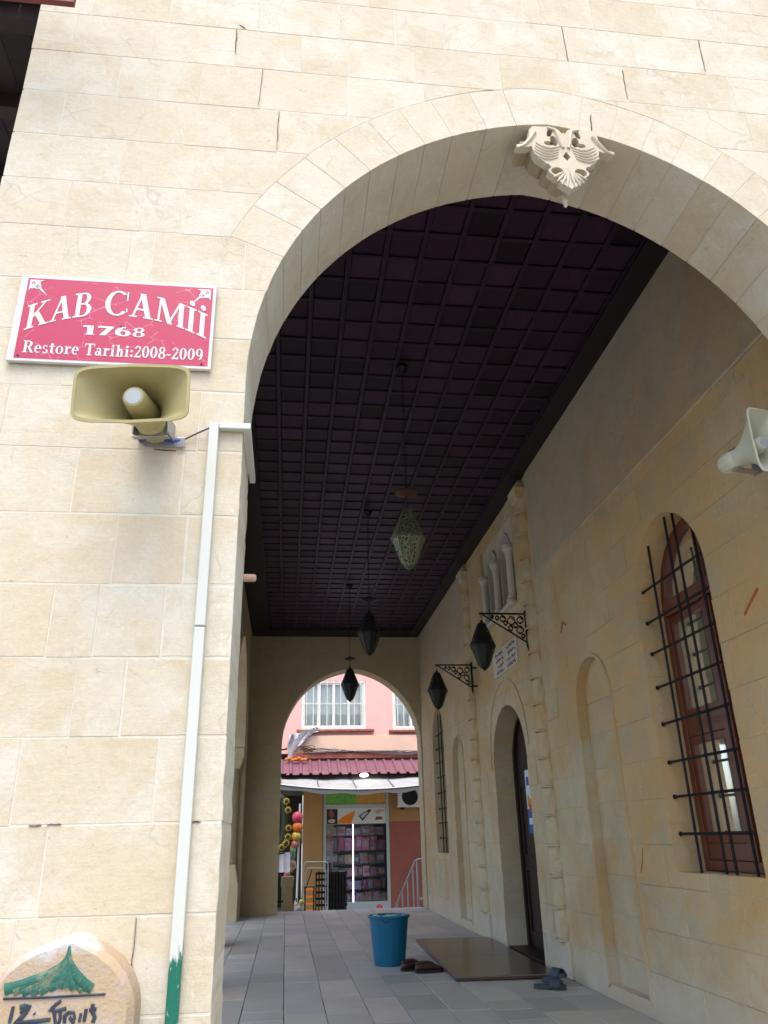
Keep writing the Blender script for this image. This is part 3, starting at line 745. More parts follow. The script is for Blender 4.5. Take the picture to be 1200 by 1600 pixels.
# ------------------------------------------------------------------ lettering: a small serif stroke font
class Glyphs:
    """flat strokes laid on a plane; every stroke sits a hair above the one before"""
    def __init__(s, mp, warp=None, d0=-0.0005, step=0.00006): s.mb = MB(); s.mp = mp; s.warp = warp or (lambda x, y: (x, y)); s.k = 0; s.d0 = d0; s.step = step
    def quad(s, pts):
        s.k += 1; d = s.d0-s.step*(s.k % 12)
        s.mb.add([s.mp(*s.warp(x, y), d) for x, y in pts], [tuple(range(len(pts)))])
    def rect(s, x0, y0, x1, y1, n=3):
        for i in range(n):
            a, b = x0+(x1-x0)*i/n, x0+(x1-x0)*(i+1)/n
            s.k -= (i > 0); s.quad([(a, y0), (b, y0), (b, y1), (a, y1)])
    def bar(s, xb, yb, xt, yt, w): s.quad([(xb-w/2, yb), (xb+w/2, yb), (xt+w/2, yt), (xt-w/2, yt)])
    def arc(s, cx, cy, rx, ry, a0, a1, wh, wv, n=14):
        s.k += 1; d = s.d0-s.step*(s.k % 12); V = []
        for i in range(n+1):
            a = R(a0+(a1-a0)*i/n); c, q = math.cos(a), math.sin(a)
            V += [s.mp(*s.warp(cx+rx*c, cy+ry*q), d), s.mp(*s.warp(cx+(rx-wh)*c, cy+(ry-wv)*q), d)]
        s.mb.add(V, [(2*i, 2*i+1, 2*i+3, 2*i+2) for i in range(n)])
    def text(s, t, x, y, h, sx=1.0, track=0.0):
        for ch in t:
            if ch == ' ': x += 0.34*h*sx; continue
            w = s.glyph(ch, x, y, h, sx); x += (w+0.07+track)*h*sx
        return x
    def glyph(s, ch, x, y, h, sx):
        P = []
        T, t = 0.2, 0.07
        def r(a, b, c, d): s.rect(x+a*h*sx, y+b*h, x+c*h*sx, y+d*h, 1)
        def b(a, b_, c, d, w): s.bar(x+a*h*sx, y+b_*h, x+c*h*sx, y+d*h, w*h*sx)
        def c(cx, cy, rx, ry, a0, a1, wh, wv): s.arc(x+cx*h*sx, y+cy*h, rx*h*sx, ry*h, a0, a1, wh*h*sx, wv*h)
        if ch == 'K':
            r(.1, 0, .3, 1); r(0, 0, .4, .06); r(0, .94, .4, 1); b(.27, .42, .76, .97, .1); b(.8, .03, .42, .6, .22); r(.56, .94, .94, 1); r(.6, 0, 1.0, .06); return .98
        if ch == 'A':
            b(.13, 0, .45, 1, .09); b(.76, 0, .46, 1, .22); r(.24, .3, .64, .37); r(0, 0, .3, .055); r(.56, 0, .95, .055); return .95
        if ch == 'B':
            r(.1, 0, .3, 1); r(0, 0, .12, .06); r(0, .94, .12, 1); r(.28, 0, .44, .06); r(.28, .94, .42, 1); r(.28, .5, .44, .56); c(.42, .75, .3, .25, -90, 90, .18, .06); c(.44, .28, .36, .28, -90, 90, .2, .06); return .82
        if ch == 'C':
            c(.5, .5, .5, .53, 48, 318, .21, .07); b(.87, .62, .87, .99, .06); b(.9, .15, .88, .3, .05); return .94
        if ch == 'M':
            b(.15, 0, .18, 1, .08); b(.62, 0, .22, 1, .2); b(.58, .02, .98, 1, .08); b(1.06, 0, 1.03, 1, .2); r(0, 0, .3, .055); r(.02, .945, .3, 1); r(.9, 0, 1.22, .055); r(.96, .945, 1.2, 1); return 1.2
        if ch == 'I':
            r(.1, 0, .29, 1); r(0, 0, .39, .06); r(0, .94, .39, 1); c(.195, 1.19, .11, .11, 0, 360, .109, .109); return .39
        if ch == 'R':
            r(.1, 0, .3, 1); r(0, 0, .4, .07); r(0, .93, .12, 1); r(.28, .93, .42, 1); r(.28, .46, .42, .53); c(.4, .73, .32, .27, -90, 90, .2, .07); b(.74, 0, .46, .5, .2); r(.66, 0, .88, .07); return .84
        if ch == 'T':
            r(.3, 0, .5, 1); r(.2, 0, .6, .07); r(0, .92, .8, 1); r(0, .72, .06, .93); r(.74, .72, .8, .93); return .8
        if ch == 'e':
            c(.28, .33, .28, .35, 0, 315, .17, .07); r(.1, .32, .55, .39); return .55
        if ch == 'o':
            c(.3, .33, .3, .35, 0, 360, .17, .06); return .6
        if ch == 's':
            c(.22, .49, .2, .19, 20, 250, .12, .08); c(.22, .18, .22, .2, -160, 75, .13, .08); return .45
        if ch == 't':
            r(.12, .08, .3, .86); r(0, .58, .44, .66); c(.3, .12, .18, .13, 180, 320, .12, .08); return .44
        if ch == 'r':
            r(.1, 0, .28, .66); r(0, 0, .38, .065); r(0, .6, .12, .66); c(.38, .46, .16, .2, 60, 180, .1, .1); c(.44, .56, .08, .09, 0, 360, .079, .089); return .52
        if ch == 'a':
            r(.32, .02, .49, .5); c(.28, .47, .21, .2, 0, 165, .15, .07); c(.21, .2, .21, .21, 0, 360, .14, .08); r(.45, 0, .57, .07); return .57
        if ch == 'i':
            r(.1, 0, .28, .66); r(0, 0, .38, .065); r(0, .6, .12, .66); c(.19, .86, .11, .11, 0, 360, .109, .109); return .38
        if ch == 'h':
            r(.1, 0, .28, 1); r(0, 0, .35, .065); r(0, .93, .12, 1); c(.38, .44, .2, .23, 0, 180, .17, .09); r(.41, 0, .58, .45); r(.37, 0, .66, .065); return .66
        if ch == ':':
            c(.13, .12, .11, .11, 0, 360, .109, .109); c(.13, .52, .11, .11, 0, 360, .109, .109); return .26
        if ch == '-':
            r(0, .3, .34, .41); return .34
        if ch == '2':
            c(.27, .72, .25, .28, 0, 170, .16, .08); b(.1, .08, .44, .66, .14); r(.02, 0, .54, .14); r(.48, .1, .54, .24); return .54
        if ch == '0':
            c(.28, .5, .28, .51, 0, 360, .17, .07); return .56
        if ch == '8':
            c(.28, .75, .24, .26, 0, 360, .14, .07); c(.28, .26, .28, .28, 0, 360, .16, .07); return .56
        if ch == '9':
            c(.28, .67, .28, .34, 0, 360, .17, .07); c(.2, .5, .36, .52, -70, 20, .16, .08); return .56
        if ch == '1':
            r(.2, 0, .48, 1); r(0, .82, .3, 1); r(.1, 0, .58, .06); return .6
        if ch == '7':
            r(0, .8, .72, 1); b(.24, 0, .56, .84, .28); return .72
        if ch == '6':
            c(.36, .34, .36, .35, 0, 360, .24, .13); c(.40, .48, .40, .53, 75, 185, .26, .14); return .72
        return .4

# ------------------------------------------------------------------ red sign board on the front wall
SX, SZ, SW, SH = -1.043, 2.811, 0.724, 0.384
def signp(u, v, d): return (SX+u, YF-0.022+d, SZ+v)
M['sign_white'] = simple('sign white', (0.58, 0.58, 0.56), 0.5, var=0.08, scale=20, hue=(0.46, 0.45, 0.43))
def sign_red_mat():
    m, nt, b = new_mat('sign pink red')
    pos, pr, rnd = pos_rand(nt)
    v = N(nt, 'ShaderNodeTexVoronoi', i_Scale=14.0, feature='DISTANCE_TO_EDGE'); nt.links.new(stretch(nt, pos, (1.0, 1.0, 1.4)), v.inputs['Vector'])
    ds = N(nt, 'ShaderNodeTexNoise', i_Scale=6.0)
    crack = ramp(nt, [(0.004, (1, 1, 1)), (0.016, (0, 0, 0))], v.outputs['Distance']).outputs[0]
    msk = ramp(nt, [(0.52, (0, 0, 0)), (0.6, (1, 1, 1))], noise(nt, pos, 9, 4)).outputs[0]
    col = mix(nt, (0.37, 0.006, 0.055), (0.40, 0.011, 0.072), noise(nt, pos, 5, 5))
    col = mix(nt, col, (0.75, 0.35, 0.42), math_n(nt, 'MULTIPLY', math_n(nt, 'MULTIPLY', crack, msk), 0.6))
    nt.links.new(col, b.inputs['Base Color']); b.inputs['Roughness'].default_value = 0.42
    return m
M['sign_red'] = sign_red_mat()
sg = MB().box(SX, SX+SW, YF-0.022, YF-0.006, SZ, SZ+SH).build('name_sign', M['sign_white'], bevel=0.003)
tag(sg, 'pink red sign board reading KAB CAMİİ 1768 on the front wall', 'sign')
MB().add([signp(u, v, -0.0008) for u, v in ((0.026, 0.012), (0.712, 0.012), (0.712, 0.370), (0.026, 0.370))], [(0, 1, 2, 3)]).build('red_face', M['sign_red'], sg)
# arched first line
def archwarp(x, y): return (x, 0.219-0.813*(x-0.373)**2+y)
gl = Glyphs(signp, archwarp, -0.0016)
gl.text('KAB', 0.044, 0, 0.110, 0.714); gl.text('CAMII', 0.317, 0, 0.110, 0.835)
gl.mb.build('lettering', M['sign_white'], sg)
gl = Glyphs(signp, None, -0.0016); gl.text('1768', 0.250, 0.126, 0.041, 1.95); gl.mb.build('lettering', M['sign_white'], sg)
gl = Glyphs(signp, None, -0.0016); gl.text('Restore', 0.052, 0.036, 0.051, 0.88); gl.text('Tarihi:', 0.268, 0.036, 0.051, 0.85); gl.text('2008-2009', 0.444, 0.036, 0.051, 0.91); gl.mb.build('lettering', M['sign_white'], sg)
for s_ in (0, 1):
    gl = Glyphs((lambda u, v, d: signp(u, v, d)) if s_ == 0 else (lambda u, v, d: signp(0.738-u, v, d)), None, -0.0016)
    ox, oy = 0.034, 0.362
    gl.quad([(ox, oy), (ox+0.052, oy), (ox+0.036, oy-0.008), (ox+0.0, oy-0.006)]); gl.quad([(ox, oy), (ox+0.006, oy), (ox+0.010, oy-0.034), (ox, oy-0.05)])
    for q in range(3):
        gl.arc(ox+0.018+0.006*q, oy-0.018-0.006*q, 0.014, 0.013, 0, 360, 0.0035, 0.0035)
        gl.arc(ox+0.030, oy-0.012-0.004*q, 0.010, 0.006, 0, 300, 0.003, 0.003); gl.arc(ox+0.011+0.004*q, oy-0.031, 0.006, 0.010, 40, 360, 0.003, 0.003)
    gl.quad([(ox+0.032, oy-0.036), (ox+0.040, oy-0.030), (ox+0.056, oy-0.052), (ox+0.052, oy-0.055)]); gl.quad([(ox+0.05, oy-0.052), (ox+0.054, oy-0.049), (ox+0.072, oy-0.074)])
    gl.mb.build('corner_ornament', M['sign_white'], sg)
for u, v in ((0.040, 0.022), (0.69, 0.02), (0.385, 0.168)):
    MB().lathe([(0.004, 0), (0.0001, 0.002)], 8, signp(u, v, -0.003), 'Y').build('nail', M['black_iron'], sg)

# ------------------------------------------------------------------ horn loudspeakers
def sup(cx, hw, hh, y, n=40, p=4.5, bow=0.0):
    out = []
    for k in range(n):
        a = 2*math.pi*k/n; c, s_ = math.cos(a), math.sin(a)
        x = hw*math.copysign(abs(c)**(2/p), c); z = hh*math.copysign(abs(s_)**(2/p), s_)
        z += bow*math.copysign(1, z)*(1-(x/hw)**2) if abs(z) > hh*0.5 else 0
        out.append((x, y, z))
    return out
def horn(name, mat, label):
    hr = thing(name, label, 'loudspeaker', (0, 0, 0), 'horn loudspeakers')
    outer = []; inner = []
    for i in range(15):
        t = i/14; f = t**2.0
        hw = 0.058+(0.205-0.058)*f; hh = 0.055+(0.098-0.055)*f; y = 0.10-0.235*t; p = 2.0+6.5*t*t
        outer.append(sup(0, hw, hh, y, p=p, bow=0.012*t)); inner.append(sup(0, hw-0.005, hh-0.005, y-0.001, p=p, bow=0.012*t))
    lip = [sup(0, 0.210, 0.103, -0.132, p=8.5, bow=0.012), sup(0, 0.210, 0.103, -0.139, p=8.5, bow=0.012), sup(0, 0.199, 0.092, -0.139, p=8.5, bow=0.012)]
    MB().loft(outer+lip+inner[::-1]).build('bell', mat, hr, smooth=40)
    MB().lathe([(0.056, 0.10), (0.050, 0.03), (0.046, -0.06), (0.042, -0.10), (0.036, -0.108), (0.030, -0.109)], 24, (0, 0, 0), 'Y').build('throat_tube', mat, hr, smooth=40)
    MB().lathe([(0.0295, -0.108), (0.0295, -0.1105), (0.0001, -0.1115)], 24, (0, 0, 0), 'Y').build('grille_disc', M['grey_disc'], hr)
    dv = MB().lathe([(0.050, 0.09), (0.060, 0.105), (0.060, 0.205), (0.052, 0.222), (0.03, 0.226)], 24, (0, 0, 0), 'Y').build('driver', mat, hr, smooth=40)
    mb = MB()
    for k in range(12):
        a = 2*math.pi*k/12; mb.tube([(0.060*math.cos(a), 0.150, 0.060*math.sin(a)), (0.060*math.cos(a), 0.205, 0.060*math.sin(a))], 0.0035, 5)
    mb.build('ribs', mat, dv)
    return hr
h1 = horn('horn_speaker', M['horn'], 'beige rectangular horn loudspeaker mounted below the red sign')
br = MB(); br.box(-0.072, -0.064, 0.12, 0.222, -0.05, 0.02); br.box(0.064, 0.072, 0.12, 0.222, -0.05, 0.02); br.box(-0.09, 0.11, 0.222, 0.23, -0.072, -0.03); br.box(-0.07, 0.07, 0.12, 0.15, -0.066, -0.061)
br.build('bracket', M['grey_metal'], h1, bevel=0.002)
h1.location = (-0.508, 2.295, 2.528); h1.rotation_euler = (R(7), 0, R(-6)); h1.scale = (0.88, 0.88, 0.88)
h2 = horn('horn_speaker', M['horn_pale'], 'pale horn loudspeaker on the right wall at the photo edge')
br = MB(); br.box(-0.072, -0.064, 0.10, 0.15, -0.02, 0.16).box(0.064, 0.072, 0.10, 0.15, -0.02, 0.16).box(-0.08, 0.08, 0.09, 0.16, 0.155, 0.162).box(-0.02, 0.02, 0.10, 0.14, 0.162, 0.34)
br.build('bracket', M['grey_metal'], h2, bevel=0.002)
h2.location = (2.30, 3.25, 2.975); h2.rotation_euler = (0, R(90), R(12)); h2.scale = (0.85, 0.85, 0.85)

# ------------------------------------------------------------------ cable trunking
def duct_mat():
    m, nt, b = new_mat('white trunking with green paint')
    pos, pr, rnd = pos_rand(nt)
    sx = N(nt, 'ShaderNodeSeparateXYZ'); nt.links.new(pos, sx.inputs[0])
    nz = noise(nt, stretch(nt, pos, (30, 30, 5)), 2.0, 5, 0.7)
    h = math_n(nt, 'SUBTRACT', sx.outputs['Z'], math_n(nt, 'MULTIPLY', nz, 0.22))
    h = math_n(nt, 'ADD', h, math_n(nt, 'MULTIPLY', sx.outputs['X'], -0.9))
    f = ramp(nt, [(0.0, (1, 1, 1)), (1.0, (0, 0, 0))], math_n(nt, 'MULTIPLY', math_n(nt, 'SUBTRACT', h, 1.068), 60)).outputs[0]
    scr = ramp(nt, [(0.60, (1, 1, 1)), (0.66, (0, 0, 0))], noise(nt, stretch(nt, pos, (40, 40, 10)), 3.0, 5, 0.7)).outputs[0]
    col = mix(nt, (0.53, 0.55, 0.50), (0.0, 0.12, 0.075), math_n(nt, 'MULTIPLY', f, scr))
    nt.links.new(col, b.inputs['Base Color']); b.inputs['Roughness'].default_value = 0.4
    return m
tk = thing('cable_trunking', 'white plastic cable trunking down the pier with green paint at its foot', 'cable duct', (-0.29, YF, -0.5))
M['duct'] = duct_mat()
MB().box(-0.308, -0.274, YF-0.026, YF-0.002, 1.842, 2.585).build('trunking_run', M['duct'], tk, bevel=0.003)
MB().box(-0.308, -0.274, YF-0.026, YF-0.002, -0.5, 1.838).build('trunking_run', M['duct'], tk, bevel=0.003)
MB().box(-0.2725, CX-HS+0.024, YF-0.029, YF-0.003, 2.563, 2.587).build('trunking_run', M['duct'], tk, bevel=0.003)
MB().box(CX-HS+0.002, CX-HS+0.024, YF-0.0025, YF+0.43, 2.561, 2.586).build('trunking_run', M['duct'], tk, bevel=0.003)
cb = thing('speaker_cable', 'thin blue taped cable hanging from the horn to the white trunking', 'cable', (-0.5, YF, 2.5))
pts = [(-0.515, 2.44, 2.555), (-0.505, 2.46, 2.528), (-0.48, 2.475, 2.515), (-0.44, 2.485, 2.510), (-0.40, 2.49, 2.517), (-0.35, 2.485, 2.545), (-0.305, 2.478, 2.566)]
MB().tube(pts[:3], 0.0035, 6).build('white_sleeve', M['white_cable'], cb); MB().tube(pts[2:5], 0.0065, 6).build('blue_tape', M['blue'], cb); MB().tube(pts[4:], 0.003, 6).build('wire', M['cable'], cb)
pg = MB().lathe([(0.014, 0), (0.016, 0.01), (0.015, 0.05), (0.010, 0.056)], 10, (CX-HS-0.012, 2.955, 2.16), 'X').build('wooden_peg', simple('pinkish wood', (0.5, 0.33, 0.25), 0.7))
tag(pg, 'small pinkish wooden peg sticking out behind the front pier', 'peg')

# ------------------------------------------------------------------ double-headed eagle on the keystone
eg = thing('eagle_ornament', 'white carved double-headed eagle hanging from the arch crown', 'carving', (1.2, YF-0.02, 4.22))
EU, EV, ES = 1.197, 4.235, 0.00162   # photo-traced outline, units of pixels in a 1200-wide crop of the carving
raw_half = [(0, 250), (-12, 265), (-35, 235), (-70, 212), (-120, 208), (-190, 212), (-270, 215), (-305, 250), (-312, 320), (-330, 360), (-385, 393), (-430, 402), (-440, 415), (-400, 425), (-330, 415), (-300, 405),
            (-285, 470), (-262, 510), (-205, 545), (-190, 560), (-165, 565), (-150, 590), (-165, 605), (-180, 620), (-170, 640), (-130, 670), (-85, 690), (-95, 712), (-75, 730), (-50, 748), (-25, 755), (-5, 775), (0, 778)]
half = [(x*0.56, -(y-212)*0.74) for x, y in raw_half]
outl = [(EU+x*ES*0.92, EV+y*ES*0.62+0.0) for x, y in half]
full = outl+[(2*EU-x, z) for x, z in outl[::-1][1:-1]]
def ell(cx, cz, a, b_, rot=0, n=12):
    c, s_ = math.cos(rot), math.sin(rot)
    return [(cx+a*math.cos(t)*c-b_*math.sin(t)*s_, cz+a*math.cos(t)*s_+b_*math.sin(t)*c) for t in [2*math.pi*k/n for k in range(n)]]
zt, zb = max(p[1] for p in full), min(p[1] for p in full); HT = zt-zb
xw = max(p[0] for p in full)-min(p[0] for p in full)
SXe = 0.47/xw; SZe = 0.375/HT
full = [(EU+(x-EU)*SXe, 4.225+(z-zt)*SZe) for x, z in full]
def plate(d0, d1, holes, poly):
    L = [poly]; mids = [EU+0.0003, EU-0.0581, EU+0.0582]
    for xm in mids:
        L2 = []
        for a in L:
            x0, x1 = min(p[0] for p in a), max(p[0] for p in a)
            if x0 < xm < x1:
                L2 += diff(a, [(xm, 3), (6, 3), (6, 6), (xm, 6)]); L2 += diff(a, [(-6, 3), (xm, 3), (xm, 6), (-6, 6)])
            else: L2.append(a)
        L = L2
    for h in holes: L = [q for a in L for q in diff(a, h)]
    mb = MB()
    for q in L: mb.prism(q, front, d0, d1)
    return mb
holes = []
for s_ in (-1, 1):
    holes += [ell(EU+s_*0.066, 4.188, 0.0125, 0.028, s_*0.35), ell(EU+s_*0.051, 4.138, 0.017, 0.033, s_*-0.15), ell(EU+s_*0.076, 4.120, 0.024, 0.014, 0.0), ell(EU+s_*0.056, 3.953, 0.029, 0.022, s_*-0.15)]
holes.append([(EU-0.018, 4.045), (EU, 4.02), (EU+0.018, 4.045), (EU, 4.075)])
plate(-0.012, 0.026, holes, full).build('eagle_plate', M['eagle'], eg, bevel=0.005)
MB().prism([(EU+(x-EU)*0.86, 4.26+(z-4.225)*0.78) for x, z in full], front, 0.027, 0.16).build('keystone_block', simple('brown stained stone', (0.38, 0.31, 0.21), 0.9, var=0.3, scale=8, bstr=0.4), eg)
for s_ in (-1, 1):   # carved feather grooves as raised ridges
    for k in range(5):
        z = 4.105-0.017*k; w0 = 0.028+0.004*k
        MB().tube([(EU+s_*(w0+0.11*t), YF-0.0135, z-0.028*math.sin(math.pi*t*0.9)+0.02*t) for t in [i/8 for i in range(9)]], [0.0035+0.0025*math.sin(math.pi*i/8) for i in range(9)], 6).build('feather', M['eagle'], eg, smooth=60)
    MB().tube([(EU+s_*x, YF-0.014, z) for x, z in ((0.012, 4.095), (0.024, 4.13), (0.030, 4.17), (0.040, 4.205), (0.075, 4.216))], 0.008, 6).build('neck', M['eagle'], eg, smooth=60)
    MB().tube([(EU+s_*x, YF-0.012, z) for x, z in ((0.14, 4.18), (0.165, 4.135), (0.195, 4.095), (0.232, 4.075))], [0.012, 0.012, 0.009, 0.003], 6).build('wing_tip', M['eagle'], eg, smooth=60)
    for k in range(4):
        a = R(-90+s_*(14+k*17)); MB().tube([(EU+s_*0.006, YF-0.013, 3.955), (EU+math.cos(a)*0.05, YF-0.014, 3.955+math.sin(a)*0.055), (EU+math.cos(a)*0.085, YF-0.012, 3.955+math.sin(a)*0.098)], [0.003, 0.008, 0.003], 6).build('tail_feather', M['eagle'], eg, smooth=60)
MB().lathe([(0.003, 0.06), (0.012, 0.03), (0.015, 0.012), (0.006, 0), (0.010, -0.008), (0.002, -0.018)], 10, (EU+0.0, YF+0.075, 3.845)).build('pendant', M['eagle'], eg, smooth=40)

# ------------------------------------------------------------------ carved, painted stone leaning on the wall, lower left
def grave_mat():
    m, nt, b = new_mat('painted carved stone')
    pos, pr, rnd = pos_rand(nt)
    sx = N(nt, 'ShaderNodeSeparateXYZ'); nt.links.new(pos, sx.inputs[0])
    base = mix(nt, (0.40, 0.275, 0.15), (0.42, 0.34, 0.24), noise(nt, pos, 14, 6, 0.7))
    base = mix(nt, base, (0.40, 0.32, 0.26), ramp(nt, [(0.5, (0, 0, 0)), (0.62, (1, 1, 1))], noise(nt, pos, 22, 5, 0.7)).outputs[0])
    hz = math_n(nt, 'ADD', sx.outputs['Z'], math_n(nt, 'MULTIPLY', noise(nt, pos, 11, 5, 0.7), 0.12))
    hz = math_n(nt, 'SUBTRACT', hz, math_n(nt, 'MULTIPLY', sx.outputs['X'], 0.14))
    white = ramp(nt, [(0.0, (0, 0, 0)), (1.0, (1, 1, 1))], math_n(nt, 'MULTIPLY', math_n(nt, 'SUBTRACT', hz, 1.075), 45)).outputs[0]
    col = mix(nt, base, (0.48, 0.46, 0.43), white)
    nt.links.new(col, b.inputs['Base Color']); b.inputs['Roughness'].default_value = 0.85
    bump(nt, b, math_n(nt, 'ADD', noise(nt, pos, 30, 6, 0.7), noise(nt, pos, 90, 3)), 0.5, 0.006)
    return m
gs = thing('carved_stone', 'carved stone with green painted drapery and dark lettering below the front wall', 'carved stone', (-0.58, 2.43, -0.55))
top = []
GX, GH = -0.567, 0.190
for i in range(33):
    t = -math.cos(math.pi*i/32); x = GX+GH*t
    top.append((x, 0.795+0.172*math.sqrt(max(0, 1-t*t))+0.014*math.exp(-((x+0.55)/0.04)**2)+random.uniform(-0.0015, 0.0015)))
prof = [(GX-GH, -0.55)]+[(GX+GH, -0.55)]+top[::-1]
def gmap(u, v, d): return (u, 2.38+d, v)
mb = MB(); P1 = offset(prof, 0.016); n = len(prof); P0 = prof if area(prof) > 0 else prof[::-1]
mb.add([gmap(u, v, 0) for u, v in P1]+[gmap(u, v, 0.022) for u, v in P0]+[gmap(u, v, 0.13) for u, v in P0],
       [tuple(range(n))]+[(i, n+i, n+(i+1) % n, (i+1) % n) for i in range(n)]+[(n+i, 2*n+i, 2*n+(i+1) % n, n+(i+1) % n) for i in range(n)])
mb.build('stone_slab', grave_mat(), gs, smooth=35)
M['green_paint'] = simple('green paint', (0.02, 0.115, 0.08), 0.7, var=0.45, scale=30, bstr=0.5, hue=(0.30, 0.25, 0.16))
M['ink'] = simple('dark blue paint', (0.022, 0.028, 0.045), 0.7, var=0.4, scale=40, hue=(0.05, 0.10, 0.10))
n_f = 11
for k in range(n_f):   # drapery folds spreading from one knot
    t = k/(n_f-1); ex = -0.70+0.215*t; side_ = 1 if k % 2 else 0
    path = []
    for i in range(9):
        q = i/8
        x = -0.553+(ex+0.553)*(q**2.0); z = 0.955-(0.955-0.862)*(q**0.78)-0.004*math.sin(q*5+k)
        path.append((x, 2.379+0.001*side_, z))
    fm = MB().tube(path, [0.003+0.010*min(1, i/5)*random.uniform(0.8, 1.15) for i in range(9)], 6)
    fm.xf(Matrix.Translation((0, 2.379, 0)) @ Matrix.Diagonal((1, 0.42, 1, 1)) @ Matrix.Translation((0, -2.379, 0))).build('drapery_fold', M['green_paint'], gs, smooth=60)
MB().tube([(-0.70, 2.379, 0.846), (-0.6, 2.378, 0.845), (-0.45, 2.379, 0.846)], 0.003, 6).build('carved_line', M['ink'], gs)
def stroke(pts, w):
    mb = MB(); mb.tube([(x, 2.3785, z) for x, z in pts], [w*random.uniform(0.8, 1.2) for _ in pts], 6)
    mb.xf(Matrix.Translation((0, 2.3785, 0)) @ Matrix.Diagonal((1, 0.35, 1, 1)) @ Matrix.Translation((0, -2.3785, 0)))
    mb.build('painted_letter', M['ink'], gs)
def zz(px, py): return (-0.695+px*0.000292, 0.8285-(py-690)*0.00029)
for pts, w in [([(75, 690), (68, 760), (62, 815)], 0.0045), ([(130, 700), (170, 690), (215, 695), (190, 740), (150, 780), (105, 805), (180, 815), (280, 812), (400, 800)], 0.0055), ([(140, 740), (175, 720), (205, 700)], 0.004),
               ([(255, 748), (262, 756)], 0.005), ([(470, 665), (430, 690), (385, 735), (440, 740), (520, 725)], 0.005), ([(400, 700), (420, 740), (445, 835)], 0.005), ([(470, 735), (480, 790), (470, 840)], 0.0045),
               ([(520, 835), (515, 780), (545, 755), (590, 760), (600, 800), (570, 815), (555, 790), (600, 840)], 0.0045), ([(650, 765), (642, 830)], 0.004), ([(690, 735), (682, 830)], 0.004), ([(740, 700), (745, 760), (770, 800), (755, 840)], 0.005), ([(715, 745), (775, 740)], 0.0045)]:
    stroke([zz(*p) for p in pts], w)

# ------------------------------------------------------------------ lanterns
def lantern_mat(name, ca, cb):
    m, nt, b = new_mat(name)
    tc = nt.nodes.new('ShaderNodeTexCoord')
    v = N(nt, 'ShaderNodeTexVoronoi', i_Scale=42.0, feature='DISTANCE_TO_EDGE'); nt.links.new(tc.outputs['Object'], v.inputs['Vector'])
    hole = ramp(nt, [(0.16, (0, 0, 0)), (0.22, (1, 1, 1))], v.outputs['Distance']).outputs[0]
    col = mix(nt, ca, cb, noise(nt, tc.outputs['Object'], 25, 4))
    nt.links.new(col, b.inputs['Base Color']); b.inputs['Metallic'].default_value = 0.5; b.inputs['Roughness'].default_value = 0.5
    tr = nt.nodes.new('ShaderNodeBsdfTransparent'); mx = nt.nodes.new('ShaderNodeMixShader')
    nt.links.new(hole, mx.inputs[0]); nt.links.new(b.outputs[0], mx.inputs[1]); nt.links.new(tr.outputs[0], mx.inputs[2])
    nt.links.new(mx.outputs[0], nt.nodes['Material Output'].inputs[0])
    return m
M['lan'] = lantern_mat('pierced green bronze', (0.26, 0.27, 0.18), (0.15, 0.18, 0.13))
M['lan_d'] = lantern_mat('pierced black bronze', (0.03, 0.032, 0.034), (0.02, 0.02, 0.022))
M['lan_core'] = simple('dark lantern glass', (0.03, 0.034, 0.028), 0.5)
def lantern(parent, mat, edge):
    """bicone body, 0.5 m tall, its top at local z=0"""
    prof = [(0.020, 0.0), (0.042, -0.012), (0.050, -0.035), (0.078, -0.10), (0.112, -0.19), (0.135, -0.245), (0.135, -0.258), (0.115, -0.30), (0.088, -0.38), (0.062, -0.445), (0.040, -0.478), (0.018, -0.49)]
    MB().lathe(prof, 8, (0, 0, 0)).build('body', mat, parent, center=False)
    MB().lathe([(r*0.86, z) for r, z in prof], 8, (0, 0, 0)).build('glass_liner', M['lan_core'], parent, center=False)
    mb = MB()
    for k in range(8):
        a = 2*math.pi*k/8; mb.tube([(r*math.cos(a), r*math.sin(a), z) for r, z in prof[1:]], 0.0042, 5)
    mb.build('edge_wires', edge, parent, center=False)
    MB().lathe([(0.134, -0.243), (0.142, -0.245), (0.142, -0.259), (0.134, -0.261)], 8).build('rim', edge, parent, center=False)
    MB().lathe([(0.019, -0.486), (0.024, -0.497), (0.012, -0.505), (0.0005, -0.515)], 10).build('finial', edge, parent, center=False, smooth=40)
    MB().lathe([(0.0005, 0.03), (0.012, 0.022), (0.016, 0.008), (0.024, -0.004)], 10).build('cap', edge, parent, center=False, smooth=40)
def pendant(x, y, ztop, zdisc, mat, edge, discm, label):
    t = thing('pendant_lantern', label, 'lantern', (x, y, ztop), 'lanterns hanging from the ceiling')
    lantern(t, mat, edge)
    zc_ = 4.968-ztop; zd = zdisc-ztop
    MB().lathe([(0.012, -0.085), (0.03, -0.07), (0.035, -0.05), (0.055, -0.03), (0.055, -0.002)], 14, (0, 0, zc_)).build('ceiling_rose', M['bronze'], t, center=False, smooth=40)
    MB().lathe([(0.004, 0.035), (0.02, 0.03), (0.045, 0.015), (0.088, 0.0), (0.092, -0.012), (0.07, -0.018), (0.03, -0.032), (0.004, -0.036)], 18, (0, 0, zd)).build('smoke_bell', discm, t, center=False, smooth=40)
    mb = MB(); z = 0.02; k = 0
    while z < zc_-0.075:
        a = math.pi/2*(k % 2)
        mb.tube([(0.008*math.cos(q)*math.cos(a), 0.008*math.cos(q)*math.sin(a), z+0.022+0.021*math.sin(q)) for q in [2*math.pi*i/8 for i in range(8)]], 0.0028, 4, closed=True)
        z += 0.036; k += 1
    mb.build('chain', M['bronze'], t, center=False)
    return t
pendant(0.90, 5.61, 3.615, 3.77, M['lan'], simple('green bronze wire', (0.12, 0.13, 0.09), 0.5, 0.5), M['copper'], 'pierced greenish bronze pendant lantern, nearest of the three on chains')
